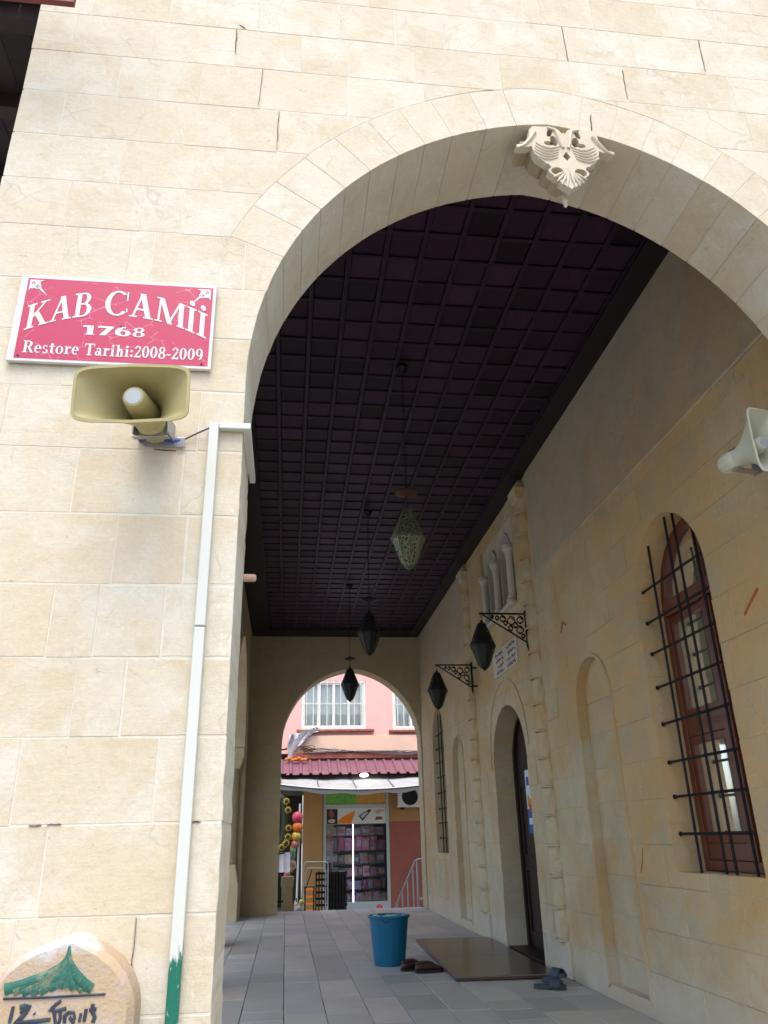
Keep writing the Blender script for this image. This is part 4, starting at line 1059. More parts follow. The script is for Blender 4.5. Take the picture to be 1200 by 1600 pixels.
pendant(0.915, 8.82, 3.655, 3.82, M['lan_d'], M['bronze'], M['bronze'], 'dark pierced pendant lantern hanging between the nearest and farthest ones')
pendant(0.92, 11.86, 3.62, 3.77, M['lan_d'], M['bronze'], M['bronze'], 'black pendant lantern seen against the far arch opening')
def bracket_lantern(y, label_l, label_b):
    b = thing('lantern_bracket', label_b, 'bracket', (XR-0.05, y, 3.2), 'wall brackets carrying lanterns')
    xw_, x0 = XR-0.075, 2.015
    MB().box(xw_-0.012, xw_+0.012, y-0.016, y+0.016, 3.03, 3.425).build('wall_bar', M['black_iron'], b, bevel=0.003)
    MB().box(x0-0.02, xw_, y-0.009, y+0.009, 3.381, 3.399).build('top_bar', M['black_iron'], b, bevel=0.003)
    MB().tube([(x0+0.01, y, 3.383), (xw_, y, 3.075)], 0.009, 6).build('brace', M['black_iron'], b)
    MB().tube([(xw_, y, 3.035), (xw_+0.005, y, 2.985)], [0.012, 0.002], 6).build('drop', M['black_iron'], b)
    for z in (3.10, 3.35): MB().tube([(xw_, y, z), (XR+0.01, y, z)], 0.012, 6).build('fixing', M['black_iron'], b)
    for cx_, cz_, r_ in ((2.44, 3.325, 0.042), (2.43, 3.215, 0.045), (2.34, 3.315, 0.05), (2.33, 3.235, 0.03), (2.25, 3.335, 0.036), (2.19, 3.345, 0.024), (2.385, 3.27, 0.03), (2.46, 3.15, 0.022), (2.14, 3.357, 0.015), (2.28, 3.29, 0.024)):
        MB().tube([(cx_+r_*math.cos(q)*(0.55+0.45*q/8.2), y+random.uniform(-0.003, 0.003), cz_+r_*math.sin(q)*(0.55+0.45*q/8.2)) for q in [8.2*i/20 for i in range(21)]], 0.0065, 6).build('scroll', M['black_iron'], b)
        MB().ball((cx_, y, cz_-r_*0.9), 0.014, 8, (1.2, 0.6, 0.8)).build('leaf', M['black_iron'], b)
    t = thing('bracket_lantern', label_l, 'lantern', (x0, y, 3.29), 'lanterns on the wall brackets')
    lantern(t, M['lan_d'], M['bronze'])
    MB().tube([(0, 0, 0.02), (0.012, 0, 0.04), (0, 0, 0.06), (-0.01, 0, 0.08), (0, 0, 0.095)], 0.004, 6).build('hook', M['black_iron'], t, center=False)
bracket_lantern(7.85, 'dark diamond lantern on the bracket nearest the inscription plaque', 'nearer black scrolled iron bracket beside the inscription plaque')
bracket_lantern(10.5, 'dark diamond lantern on the farther bracket beside the far arch', 'farther black scrolled iron bracket on the right wall')

# ------------------------------------------------------------------ bucket, mat, shoes, poster
M['bucket'] = simple('teal blue plastic', (0.003, 0.115, 0.215), 0.42, var=0.12, scale=9, bstr=0.05, hue=(0.01, 0.10, 0.18))
bk = thing('bucket', 'tall teal blue plastic bucket standing on the paved floor', 'bucket', (1.095, 9.03, 0))
mb = MB(); n = 64; prof = [(0.135, 0.012), (0.152, 0.0), (0.157, 0.015), (0.163, 0.06), (0.196, 0.36), (0.199, 0.385), (0.203, 0.41), (0.203, 0.435)]
V = []; F = []
for i, (r_, z) in enumerate(prof):
    for k in range(n):
        a = 2*math.pi*k/n; rr = r_*(1+(0.009*math.cos(16*a) if 2 < i < 5 else 0)); V.append((rr*math.cos(a), rr*math.sin(a), z))
for i in range(len(prof)-1):
    for k in range(n): F.append((i*n+k, i*n+(k+1) % n, (i+1)*n+(k+1) % n, (i+1)*n+k))
inn = [(0.198, 0.435), (0.19, 0.36), (0.158, 0.06), (0.15, 0.02)]; o = len(V)
for r_, z in inn:
    for k in range(n): V.append((r_*math.cos(2*math.pi*k/n), r_*math.sin(2*math.pi*k/n), z))
for i in range(len(inn)-1):
    for k in range(n): F.append((o+i*n+k, o+i*n+(k+1) % n, o+(i+1)*n+(k+1) % n, o+(i+1)*n+k))
F += [tuple(range(n)), tuple(o+3*n+k for k in range(n))]
mb.add(V, F).build('tub', M['bucket'], bk, smooth=40, center=False)
MB().lathe([(0.200, 0.428), (0.218, 0.430), (0.222, 0.438), (0.222, 0.452), (0.214, 0.458), (0.200, 0.456), (0.196, 0.44)], 48).build('rim', M['bucket'], bk, smooth=50, center=False)
for a in (R(-110), R(70)):
    mb = MB(); mb.tube([(0.216*math.cos(a+q), 0.216*math.sin(a+q), 0.43-0.022*math.sin((q+0.22)/0.44*math.pi)) for q in [-0.22+0.44*i/8 for i in range(9)]], 0.008, 6); mb.build('grip', M['bucket'], bk, smooth=50, center=False)
bag = MB(); bag.tube([(0.205*math.cos(a), 0.205*math.sin(a), 0.458+0.012*math.sin(a*7)+0.008*math.sin(a*13)) for a in [R(-150)+R(100)*i/12 for i in range(13)]], 0.010, 6); bag.build('rag', simple('pale green rag', (0.25, 0.5, 0.42), 0.8), bk, smooth=60, center=False)
M['mat'] = wood_mat('worn brown board', (0.055, 0.032, 0.023), (0.105, 0.066, 0.048), 0.24, (1.5, 14, 1), 0.1, 0.5)
mt = thing('door_mat', 'thin brown board laid on the floor before the doorway', 'mat', (2.05, 9.3, 0))
Pm = [(1.535, 7.86), (2.36, 7.80), (2.555, 9.3), (2.555, 10.72), (1.64, 10.78)]
Pm = [(1.54, 7.86), (2.49, 7.80), (2.54, 10.74), (1.64, 10.78)]
def fl(u, v, d): return (u, v, -d)
mid = [(1.5867, 9.20), (2.513, 9.16)]
MB().prism([Pm[0], Pm[1], mid[1], mid[0]], fl, -0.036, -0.006).build('board', M['mat'], mt, bevel=0.004)
MB().prism([(mid[0][0], mid[0][1]+0.006), (mid[1][0], mid[1][1]+0.006), Pm[2], Pm[3]], fl, -0.035, -0.006).build('board', M['mat'], mt, bevel=0.004)
for a, b in ((0, 3), (0, 1)):
    p, q = Pm[a], Pm[b]; MB().tube([(p[0]+(0.012 if b == 3 else 0), p[1]+(0 if b == 3 else 0.0), 0.033), (q[0]+(0.012 if b == 3 else 0), q[1], 0.033)], 0.006, 6).build('edge_trim', M['joint'], mt)
M['shoe'] = simple('brown leather', (0.045, 0.020, 0.014), 0.5, var=0.2, scale=30)
M['sole'] = simple('black rubber sole', (0.015, 0.015, 0.017), 0.7)
def shoe(label, loc, rz, s=1.0):
    t = thing('shoe', label, 'shoe', loc, 'pair of brown shoes')
    def ring_(y, w, z0, z1, n=14, flat=0.0):
        return [(w*math.cos(2*math.pi*k/n), y, (z0+z1)/2+(z1-z0)/2*math.sin(2*math.pi*k/n)) for k in range(n)]
    sec = [(-0.145, 0.012, 0.02, 0.045), (-0.138, 0.030, 0.018, 0.068), (-0.11, 0.041, 0.016, 0.088), (-0.06, 0.043, 0.016, 0.090), (-0.02, 0.044, 0.016, 0.100), (0.03, 0.048, 0.016, 0.092), (0.08, 0.050, 0.016, 0.066), (0.12, 0.044, 0.018, 0.052), (0.145, 0.028, 0.02, 0.042), (0.153, 0.008, 0.022, 0.034)]
    MB().loft([ring_(*q) for q in sec]).build('upper', M['shoe'], t, smooth=60, center=False)
    sol = [(0.0, -0.15), (0.03, -0.143), (0.044, -0.11), (0.042, -0.04), (0.05, 0.05), (0.052, 0.09), (0.044, 0.13), (0.02, 0.156), (0, 0.158)]
    pl = sol+[(-x, y) for x, y in sol[::-1][1:-1]]
    MB().prism(pl, lambda u, v, d: (u, v, d), 0.002, 0.022).build('sole', M['sole'], t, bevel=0.003, center=False)
    op = [(0.034*math.cos(q), -0.085+0.052*math.sin(q), 0.088+0.012*math.sin(q)*0.6) for q in [2*math.pi*k/16 for k in range(16)]]
    MB().tube(op, 0.0085, 6, closed=True).build('collar', M['shoe'], t, smooth=60, center=False)
    MB().add([(x*0.9, y, z+0.002) for x, y, z in op], [tuple(range(16))]).build('insole', M['sole'], t, center=False)
    for k in range(3): MB().tube([(-0.02, -0.015+0.022*k, 0.1-0.006*k), (0, -0.01+0.022*k, 0.106-0.008*k), (0.02, -0.015+0.022*k, 0.1-0.006*k)], 0.003, 5).build('lace', M['sole'], t, center=False)
    t.rotation_euler = (0, 0, rz); t.scale = (s, s, s)
shoe('brown leather shoe lying nearer the brown board', (1.40, 8.44, 0.004), R(-80), 0.95)
shoe('brown leather shoe tucked nearer the blue bucket', (1.275, 8.62, 0.004), R(-62), 0.95)
M['slip'] = simple('grey blue rubber', (0.045, 0.06, 0.075), 0.6, var=0.08)
def slipper(label, loc, rz, tilt=0):
    t = thing('slipper', label, 'slipper', loc, 'pair of rubber slippers')
    sol = [(0.0, -0.135), (0.03, -0.128), (0.042, -0.09), (0.038, -0.02), (0.047, 0.05), (0.05, 0.085), (0.042, 0.12), (0.02, 0.138), (0, 0.14)]
    pl = sol+[(-x, y) for x, y in sol[::-1][1:-1]]
    MB().prism(pl, lambda u, v, d: (u, v, d), 0.0, 0.030).build('sole', M['slip'], t, bevel=0.007, center=False)
    V = []; n = 12
    for (y, h) in ((0.0, 0.085), (0.03, 0.08), (0.07, 0.068), (0.10, 0.058)):
        for k in range(n+1):
            a = math.pi*k/n; V.append((0.053*math.cos(a), y+0.012*math.sin(a), 0.008+h*math.sin(a)))
    m_ = n+1; F = [(i*m_+k, i*m_+k+1, (i+1)*m_+k+1, (i+1)*m_+k) for i in range(3) for k in range(n)]
    st = MB().add(V, F).build('strap', M['slip'], t, smooth=60, center=False)
    sm = st.modifiers.new('s', 'SOLIDIFY'); sm.thickness = 0.006
    t.rotation_euler = (tilt, 0, rz)
slipper('grey blue rubber slipper lying flat nearest the camera', (2.235, 7.31, 0.004), R(-118))
slipper('grey blue rubber slipper propped against the wall beside the doorway', (2.36, 7.56, 0.03), R(-150), R(14))
M['paper'] = simple('poster paper white', (0.62, 0.68, 0.74), 0.6, var=0.04)
M['pblue'] = simple('poster blue', (0.01, 0.09, 0.32), 0.5, var=0.1); M['porange'] = simple('poster orange', (0.6, 0.25, 0.03), 0.5, var=0.2); M['pred'] = simple('poster red', (0.5, 0.06, 0.05), 0.5, var=0.3, scale=40)
ps = thing('poster', 'blue and white paper poster stuck on the dark door', 'poster', (XR+0.2, 8.7, 1.6))
def pm(u, v, d): return (XR+0.225+d, 9.40-u, 1.21+v*0.96)
MB().prism([(0, 0), (0.38, 0), (0.38, 0.72), (0, 0.72)], pm, -0.001, 0.001).build('sheet', M['paper'], ps)
MB().prism([(0, 0), (0.38, 0), (0.38, 0.30), (0, 0.27)], pm, -0.003, -0.0014).build('blue_band', M['pblue'], ps)
MB().prism([(0.04, 0.54), (0.14, 0.54), (0.14, 0.64), (0.04, 0.64)], pm, -0.003, -0.0014).build('blue_emblem', M['pblue'], ps)
MB().prism([(0.02, 0.30), (0.3, 0.30), (0.26, 0.42), (0.14, 0.38), (0.06, 0.44)], pm, -0.0036, -0.0014).build('orange_shape', M['porange'], ps)
MB().prism([(0.06, 0.24), (0.34, 0.26), (0.3, 0.34), (0.1, 0.32)], pm, -0.0046, -0.0036).build('red_shape', M['pred'], ps)
MB().prism([(0.05, 0.10), (0.30, 0.10), (0.30, 0.17), (0.05, 0.17)], pm, -0.0046, -0.003).build('white_box', M['paper'], ps)
for k in range(4): MB().prism([(0.16, 0.6-0.03*k), (0.34, 0.6-0.03*k), (0.34, 0.612-0.03*k), (0.16, 0.612-0.03*k)], pm, -0.003, -0.0014).build('text_line', M['pblue'], ps)

# ------------------------------------------------------------------ roof eave at the far left, seen past the wall's edge
M['eave'] = wood_mat('dark eave boards', (0.018, 0.012, 0.015), (0.035, 0.02, 0.02), 0.6, (6, 1, 6), 0.4)
ev = thing('roof_eave', 'dark wooden roof eave beyond the left edge of the front wall', 'eave', (-1.7, 8, 4.9))
for k in range(6): MB().box(-2.1+0.15*k, -2.1+0.15*k+0.145, 2.45, 15.7, 4.9+0.004*(k % 2), 4.94).build('eave_board', M['eave'], ev)
for k in range(26): MB().box(-2.12, -1.2, 2.62+0.5*k, 2.70+0.5*k, 4.80, 4.898).build('rafter', M['eave'], ev)
MB().box(-2.2, -2.125, 2.4, 15.7, 4.78, 5.0).build('gutter_board', M['eave'], ev)
fs = thing('fascia_board', 'red brown painted fascia board across the top left corner', 'fascia', (-1.3, 2.3, 4.45))
MB().box(-2.3, -0.965, 2.26, 2.285, 4.437, 4.60).build('board', simple('red brown paint', (0.16, 0.04, 0.03), 0.6, var=0.2), fs)
MB().tube([(-2.3, 2.27, 4.62), (-0.67, 2.27, 4.575)], 0.022, 8).build('edge_pipe', simple('red brown pipe', (0.2, 0.055, 0.04), 0.5), fs)

# ------------------------------------------------------------------ the street beyond the far arch
YB = 23.0
M['pink'] = simple('pink wall paint', (0.66, 0.39, 0.35), 0.85, var=0.10, scale=3, bstr=0.1, hue=(0.63, 0.42, 0.37))
M['beige_band'] = simple('peach concrete band', (0.66, 0.44, 0.33), 0.85, var=0.12, scale=3, bstr=0.15, hue=(0.55, 0.40, 0.33))
M['orange_wall'] = simple('ochre wall paint', (0.36, 0.20, 0.075), 0.85, var=0.18, scale=3, bstr=0.1, hue=(0.30, 0.18, 0.09))
M['brick_red'] = simple('brick red wall paint', (0.30, 0.095, 0.065), 0.85, var=0.18, scale=3, bstr=0.1, hue=(0.25, 0.08, 0.06))
M['frame_white'] = simple('white window frame', (0.70, 0.70, 0.66), 0.5, var=0.05)
M['alu'] = simple('pale green aluminium frame', (0.42, 0.48, 0.44), 0.45, var=0.08)
M['pane'] = glass_mat('bright window pane', (0.92, 0.96, 0.94), 0.05, 0.02)
M['pane_shop'] = glass_mat('shop window pane', (0.85, 0.88, 0.88), 0.06, 0.03)
M['sheer'] = simple('white sheer curtain', (0.66, 0.69, 0.66), 0.9, var=0.06, scale=3)
M['maroon_trim'] = simple('flaking red brown trim', (0.24, 0.07, 0.045), 0.85, var=0.4, scale=9, bstr=0.4, hue=(0.36, 0.20, 0.14))
pb = thing('pink_building', 'pink painted building with white barred windows across the street', 'building', (2, YB, -0.55))
def bd(u, v, d): return (u, YB+d, v)
w1o, w2o = [(0.36, 4.13), (2.25, 4.13), (2.25, 5.52), (0.36, 5.52)], [(3.03, 4.10), (4.6, 4.10), (4.6, 5.5), (3.03, 5.5)]
up = MB()
for q in ([(-7, 3.46), (0.36, 3.46), (0.36, 9), (-7, 9)], [(0.36, 3.46), (2.25, 3.46), (2.25, 4.13), (0.36, 4.13)], [(0.36, 5.52), (2.25, 5.52), (2.25, 9), (0.36, 9)], [(2.25, 3.46), (3.03, 3.46), (3.03, 9), (2.25, 9)],
          [(3.03, 3.46), (4.6, 3.46), (4.6, 4.10), (3.03, 4.10)], [(3.03, 5.5), (4.6, 5.5), (4.6, 9), (3.03, 9)], [(4.6, 3.46), (11, 3.46), (11, 9), (4.6, 9)]):
    up.prism(q, bd, 0, 0.25)
up.build('upper_wall', M['pink'], pb)
MB().box(-0.10+0.2, 9, YB-0.12, YB-0.004, 3.46, 3.94).build('concrete_band', M['beige_band'], pb, bevel=0.01)
MB().box(0.05, 9, YB-0.22, YB-0.003, 3.30, 3.455).build('band_soffit', M['maroon_trim'], pb, bevel=0.01)
def bwin(o, nsash, nbars, open_=False):
    (x0, z0), (x1, _), (_, z1) = o[0], o[1], o[2]
    wd = MB().ring(o, offset(o, 0.07), bd, 0.03, 0.12).build('window', M['frame_white'], pb, bevel=0.006)
    xs_ = [x0+0.07+(x1-x0-0.14)*i/nsash for i in range(nsash+1)]
    for i in range(nsash):
        q = [(xs_[i], z0+0.07), (xs_[i+1], z0+0.07), (xs_[i+1], z1-0.07), (xs_[i], z1-0.07)]
        MB().ring(offset(q, 0.001), offset(q, 0.04), bd, 0.05+0.012*(i % 2), 0.10).build('sash', M['frame_white'], wd, bevel=0.004)
        MB().sheet(offset(q, 0.03), bd, 0.075).build('pane', M['pane'], wd)
    for i in range(nbars):
        x = x0+0.05+(x1-x0-0.1)*(i+0.5)/nbars
        MB().tube([bd(x, z0+0.01, -0.06), bd(x, z1-0.01, -0.06)], 0.011, 6).build('security_bar', M['frame_white'], wd)
    for z in (z0+0.04, (z0+z1)/2+0.02, z1-0.04): MB().tube([bd(x0+0.02, z, -0.045), bd(x1-0.02, z, -0.045)], 0.011, 6).build('security_bar', M['frame_white'], wd)
    V = []; n = 40
    for i in range(n+1):
        x = x0+0.05+(x1-x0-0.1)*i/n; d = 0.2+0.03*math.sin(i*1.7); V += [bd(x, z0+0.05, d), bd(x, z1, d)]
    MB().add(V, [(2*i, 2*i+2, 2*i+3, 2*i+1) for i in range(n)]).build('curtain', M['sheer'], wd, smooth=60)
    MB().box(x0-0.12, x1+0.22, YB-0.16, YB+0.02, z0-0.085, z0-0.02).build('sill', M['maroon_trim'], pb, bevel=0.01)
bwin(w1o, 4, 9); bwin(w2o, 3, 8)
MB().box(0.1, 11, YB+0.26, YB+4, 3.4, 3.5).box(0.1, 11, YB+3.9, YB+4, 3.5, 9).box(-7, 0.1, YB+0.26, YB+4, 3.4, 3.5).box(-7, 0.1, YB+3.9, YB+4, 3.5, 9).box(-7, 11, YB+0.26, YB+4, 6.2, 6.3).build('rooms', M['dark'], pb)
# ground floor
MB().box(0.47, 1.0, YB-0.10, YB+0.3, -0.55, 3.3).build('pilaster', M['orange_wall'], pb, bevel=0.012)
MB().box(0.79, 1.015, YB-0.03, YB+0.2, -0.55, 3.3).build('pilaster', M['orange_wall'], pb, bevel=0.012)
MB().box(2.86, 9, YB-0.02, YB+0.2, 1.62, 3.3).build('ochre_wall', M['orange_wall'], pb)
MB().box(2.86, 9, YB-0.021, YB+0.2, -0.55, 1.617).build('red_wall', M['brick_red'], pb)
MB().box(1.0, 2.88, YB+0.8, YB+0.9, -0.55, 3.3).box(1.0, 2.88, YB+0.1, YB+0.9, 2.42, 3.3).box(-7, 0.48, YB+0.0, YB+0.2, 2.35, 3.3).box(-7, 0.48, YB+2.0, YB+2.1, -0.55, 3.3).box(-0.75, -0.65, YB+0.2, YB+2.0, -0.55, 3.3).build('shop_interior', M['dark'], pb)
# shop window
def fw_(x0, x1, z0, z1, d0=-0.03, d1=0.06, nm='shop_frame'): return MB().box(x0, x1, YB+d0, YB+d1, z0, z1).build(nm, M['alu'], pb, bevel=0.006)
fw_(1.018, 1.10, -0.55, 2.42); fw_(2.775, 2.855, -0.55, 2.42); fw_(1.102, 2.773, 1.985, 2.085); fw_(1.102, 2.773, -0.55, -0.36)
def photo_mat(name, cols, scale, stretch_=(1, 1, 1)):
    m, nt, b = new_mat(name)
    pos, pr, rnd = pos_rand(nt)
    c = ramp(nt, [(i/(len(cols)-1)*0.5+0.25, c_) for i, c_ in enumerate(cols)], noise(nt, stretch(nt, pos, stretch_), scale, 6, 0.8, 2.5)).outputs[0]
    nt.links.new(c, b.inputs['Base Color']); b.inputs['Roughness'].default_value = 0.5; return m
MB().box(1.104, 1.96, YB+0.0, YB+0.02, 2.087, 2.42).build('green_banner', photo_mat('printed green leaves', [(0.01, 0.05, 0.01), (0.05, 0.30, 0.03), (0.25, 0.55, 0.10), (0.02, 0.12, 0.02)], 11), pb)
MB().box(1.962, 2.771, YB+0.0, YB+0.02, 2.087, 2.42).build('orange_banner', photo_mat('printed golden noodles', [(0.12, 0.03, 0.01), (0.55, 0.22, 0.03), (0.65, 0.40, 0.08), (0.25, 0.08, 0.02)], 11), pb)
hd = MB().box(1.104, 2.771, YB+0.0, YB+0.02, 1.575, 1.983).build('header_panel', simple('pale panel', (0.58, 0.62, 0.58), 0.6, var=0.05), pb)
M['p_dark'] = simple('print black', (0.02, 0.02, 0.022), 0.5); M['p_or'] = simple('print orange', (0.75, 0.20, 0.01), 0.5); M['p_br'] = simple('print brown', (0.22, 0.07, 0.05), 0.5, var=0.4, scale=30); M['p_skin'] = simple('print tan', (0.5, 0.32, 0.24), 0.5, var=0.3, scale=30)
def pr_(poly, m_, d): MB().prism(poly, bd, d, d+0.0015).build('print', m_, hd)
pr_([(1.12, 1.58), (1.42, 1.58), (1.42, 1.97), (1.12, 1.97)], M['p_dark'], -0.004); pr_(ell(1.26, 1.66, 0.10, 0.055), M['p_skin'], -0.006); pr_(ell(1.25, 1.84, 0.075, 0.11, 0.3), M['p_br'], -0.0062)
pr_([(1.44, 1.59), (1.80, 1.59), (1.92, 1.92), (1.62, 1.80), (1.44, 1.68)], M['p_or'], -0.004)
pr_([(2.00, 1.78), (2.30, 1.95), (2.37, 1.93), (2.12, 1.65)], M['p_dark'], -0.004); pr_([(2.05, 1.78), (2.24, 1.89), (2.28, 1.87), (2.12, 1.71)], M['alu'], -0.006)
pr_([(2.44, 1.90), (2.58, 1.94), (2.76, 1.92), (2.62, 1.86), (2.56, 1.82), (2.46, 1.86)], M['p_skin'], -0.004); pr_([(2.45, 1.66), (2.68, 1.68), (2.66, 1.75), (2.5, 1.76)], M['p_br'], -0.004)
MB().sheet([(1.10, -0.36), (2.775, -0.36), (2.775, 1.573), (1.10, 1.573)], bd, 0.01).build('shop_pane', M['pane_shop'], pb)
led = MB().box(1.842, 1.858, YB+0.03, YB+0.05, -0.37, 1.57).build('led_strip', emit_mat('violet white light tube', (0.72, 0.62, 1.0), 7.0))
tag(led, 'bright violet white light tube standing upright in the shop window', 'light tube')
# goods on shelves behind the pane
pal = [(0.34, 0.30, 0.32), (0.42, 0.12, 0.18), (0.55, 0.16, 0.26), (0.16, 0.22, 0.26), (0.10, 0.15, 0.18), (0.38, 0.30, 0.14), (0.24, 0.24, 0.28), (0.5, 0.42, 0.42), (0.12, 0.20, 0.16), (0.40, 0.14, 0.06)]
gm = [simple('goods colour %d' % i, tuple(q*0.5 for q in c), 0.4, var=0.5, scale=22, hue=tuple(min(1, x*1.1+0.03) for x in c)) for i, c in enumerate(pal)]
rows = [(1.28, 0.26, (0, 7, 0, 6, 0, 7), 'picture card pack in the top row of the shop window'), (0.90, 0.36, (1, 0, 2, 0, 2, 2, 1), 'pink toy box in the second row of the shop window'), (0.56, 0.30, (3, 4, 5, 4, 8, 3, 4), 'dark blue and olive pack in the third row of the shop window'),
        (0.24, 0.28, (3, 8, 3, 7, 6, 4, 3), 'grey green pack in the fourth row of the shop window'), (-0.07, 0.28, (6, 1, 4, 3, 4, 3, 1), 'dark toy pack in the fifth row of the shop window'), (-0.36, 0.26, (4, 3, 4, 9, 4, 9, 9), 'dark pack in the bottom row of the shop window')]
ORD = ['', 'first', 'second', 'third', 'fourth', 'fifth', 'sixth', 'seventh', 'eighth', 'ninth', 'tenth', 'eleventh', 'twelfth', 'thirteenth', 'fourteenth', 'fifteenth', 'sixteenth', 'seventeenth']
ROWN = ['top', 'second', 'third', 'fourth', 'fifth', 'bottom']
for ri, (z, h, cs, lab) in enumerate(rows):
    MB().box(1.10, 2.77, YB+0.28, YB+0.62, z-0.02, z-0.004).build('shelf', M['p_dark'], pb)
    n = 0; x = 1.12
    while x < 2.66:
        w = random.uniform(0.13, 0.26); hh = h*random.uniform(0.7, 0.98); x1 = min(2.76, x+w)
        b_ = MB().box(x+0.006, x1-0.006, YB+0.30+random.uniform(0, 0.05), YB+0.48, z, z+hh).build('goods_box', gm[random.choice(cs)], bevel=0.006)
        MB().box(x+0.03, x1-0.03, YB+0.285, YB+0.30, z+hh*0.3, z+hh*0.75).build('picture', gm[random.choice((0, 7, 1, 3, 5, 9))], b_)
        n += 1; tag(b_, ORD[n]+' pack from the left in the '+ROWN[ri]+' row of the shop window', 'box', 'row %s of goods in the shop window' % ('one', 'two', 'three', 'four', 'five', 'six')[ri])
        x = x1
rb = MB().ball((2.47, YB-0.7, -0.47), 0.085, 14).build('red_ball', simple('red plastic', (0.5, 0.02, 0.02), 0.4)); tag(rb, 'small red ball lying under the shop window', 'ball')
# corrugated roof
M['corr'] = simple('purple red sheet metal', (0.20, 0.085, 0.115), 0.5, 0.1, var=0.2, scale=6, hue=(0.25, 0.14, 0.165))
x0, x1 = -1.6, 6.0; V = []; F = []; prof = []
x = x0
while x < x1:
    prof += [(x, 0), (x+0.075, 0), (x+0.105, 0.045), (x+0.155, 0.045), (x+0.185, 0)]; x += 0.262
for (y, z) in ((21.75, 2.80), (22.86, 3.26)):
    V += [(px, y, z+pz) for px, pz in prof]
n = len(prof); F = [(i, i+1, n+i+1, n+i) for i in range(n-1)]
cr = MB().add(V, F).build('corrugated_roof', M['corr']); tag(cr, 'purple red corrugated sheet roof over the shop front', 'roof', kind='thing')
sm = cr.modifiers.new('s', 'SOLIDIFY'); sm.thickness = 0.006
for xx in (0.6, 3.3): pass
# striped white awning cloth
M['cloth'] = simple('dirty white awning cloth', (0.35, 0.365, 0.355), 0.8, var=0.2, scale=3, hue=(0.26, 0.26, 0.23))
M['cloth_g'] = simple('grey awning valance', (0.09, 0.095, 0.10), 0.8, var=0.1, scale=4)
an = thing('cloth_awning', 'dirty white cloth awning with grey valance below the corrugated roof', 'awning', (2, 20.5, 2.4))
V = []; nx, ny_ = 48, 8; ax0, ax1 = -1.4, 5.6
def azf(x): return 2.345+0.125*((x-1.9)/1.9)**2 if abs(x-1.9) < 2.4 else 2.345+0.125*1.6
for j in range(ny_+1):
    t = j/ny_
    for i in range(nx+1):
        x = ax0+(ax1-ax0)*i/nx; zf = azf(x); z = zf+(2.93-zf)*t-0.05*math.sin(math.pi*t)+0.012*math.cos((x-ax0)*2*math.pi/0.95)
        V.append((x, 20.5+2.2*t, z))
F = [(j*(nx+1)+i, j*(nx+1)+i+1, (j+1)*(nx+1)+i+1, (j+1)*(nx+1)+i) for j in range(ny_) for i in range(nx)]
MB().add(V, F).build('cloth', M['cloth'], an, smooth=60)
V = []
for i in range(nx+1):
    x = ax0+(ax1-ax0)*i/nx; z = azf(x)+0.012*math.cos((x-ax0)*2*math.pi/0.95); V += [(x, 20.495, z+0.002), (x, 20.48, z-0.12+0.012*math.sin(x*6))]
MB().add(V, [(2*i, 2*i+1, 2*i+3, 2*i+2) for i in range(nx)]).build('valance', M['cloth_g'], an, smooth=60)
for k in range(8):
    x = -1.1+0.95*k; zf = azf(x); MB().tube([(x, 20.5+2.2*t, zf+(2.93-zf)*t-0.05*math.sin(math.pi*t)+0.022) for t in [i/6 for i in range(7)]], 0.014, 6).build('rib', M['grey_metal'], an)
MB().tube([(ax0+(ax1-ax0)*i/30, 20.49, azf(ax0+(ax1-ax0)*i/30)-0.005) for i in range(31)], 0.018, 8).build('front_bar', M['grey_metal'], an)
lt = MB().lathe([(0.001, 0.05), (0.06, 0.045), (0.11, 0.02), (0.12, 0.0), (0.09, -0.03), (0.001, -0.045)], 14, (2.05, 21.72, 2.76)).build('lamp', emit_mat('lit lamp', (1.0, 0.97, 0.88), 4.0), smooth=60)
tag(lt, 'lit lamp under the edge of the corrugated roof', 'lamp')
# air conditioner
ac = thing('air_conditioner', 'white outdoor air conditioner unit on the ochre wall', 'air conditioner', (3.5, 22.7, 1.95))
MB().box(3.07, 3.95, 22.55, 22.88, 1.97, 2.50).build('casing', M['frame_white'], ac, bevel=0.02)
MB().lathe([(0.225, 0.0), (0.215, -0.012), (0.19, -0.006), (0.001, -0.003)], 28, (3.40, 22.549, 2.24), 'Y').build('fan_opening', M['p_dark'], ac, smooth=40)
mb = MB()
for r_ in (0.06, 0.11, 0.16, 0.205): mb.tube([(3.40+r_*math.cos(q), 22.532, 2.24+r_*math.sin(q)) for q in [2*math.pi*i/24 for i in range(24)]], 0.004, 4, closed=True)
mb.build('fan_guard', M['black_iron'], ac)
for k in range(7): MB().box(3.064, 3.072, 22.60, 22.84, 2.03+0.06*k, 2.055+0.06*k).build('vent_slot', M['p_dark'], ac)
for x in (3.2, 3.8): MB().box(x-0.03, x+0.03, 22.5, 22.975, 1.92, 1.965).build('wall_bracket', M['black_iron'], ac)
# torn tarpaulin and cables along the band
tp = []
for i in range(15):
    t = i/14; rw = []
    for j in range(7):
        q = j/6; x = 0.02+0.80*t**1.2+0.05*math.sin(j*2+i); z = 3.93+0.22*t-0.62*q*(1-t)**1.4-0.10*q+0.035*math.sin(i*1.7+j*2.1); y = 22.82-0.10*math.sin(i*0.9+j*1.3)-0.06
        rw.append((x, y, z))
    tp.append(rw)
V = [p for rw in tp for p in rw]; F = [(i*7+j, i*7+j+1, (i+1)*7+j+1, (i+1)*7+j) for i in range(14) for j in range(6)]
tpo = MB().add(V, F).build('torn_tarpaulin', simple('grey white plastic sheet', (0.50, 0.51, 0.53), 0.5, var=0.35, scale=8), smooth=30); tag(tpo, 'crumpled grey white plastic sheet hanging over the wall band', 'tarpaulin')
cbn = thing('cable_bundle', 'dark loose cables sagging along the peach wall band', 'cable', (2, 22.8, 3.45))
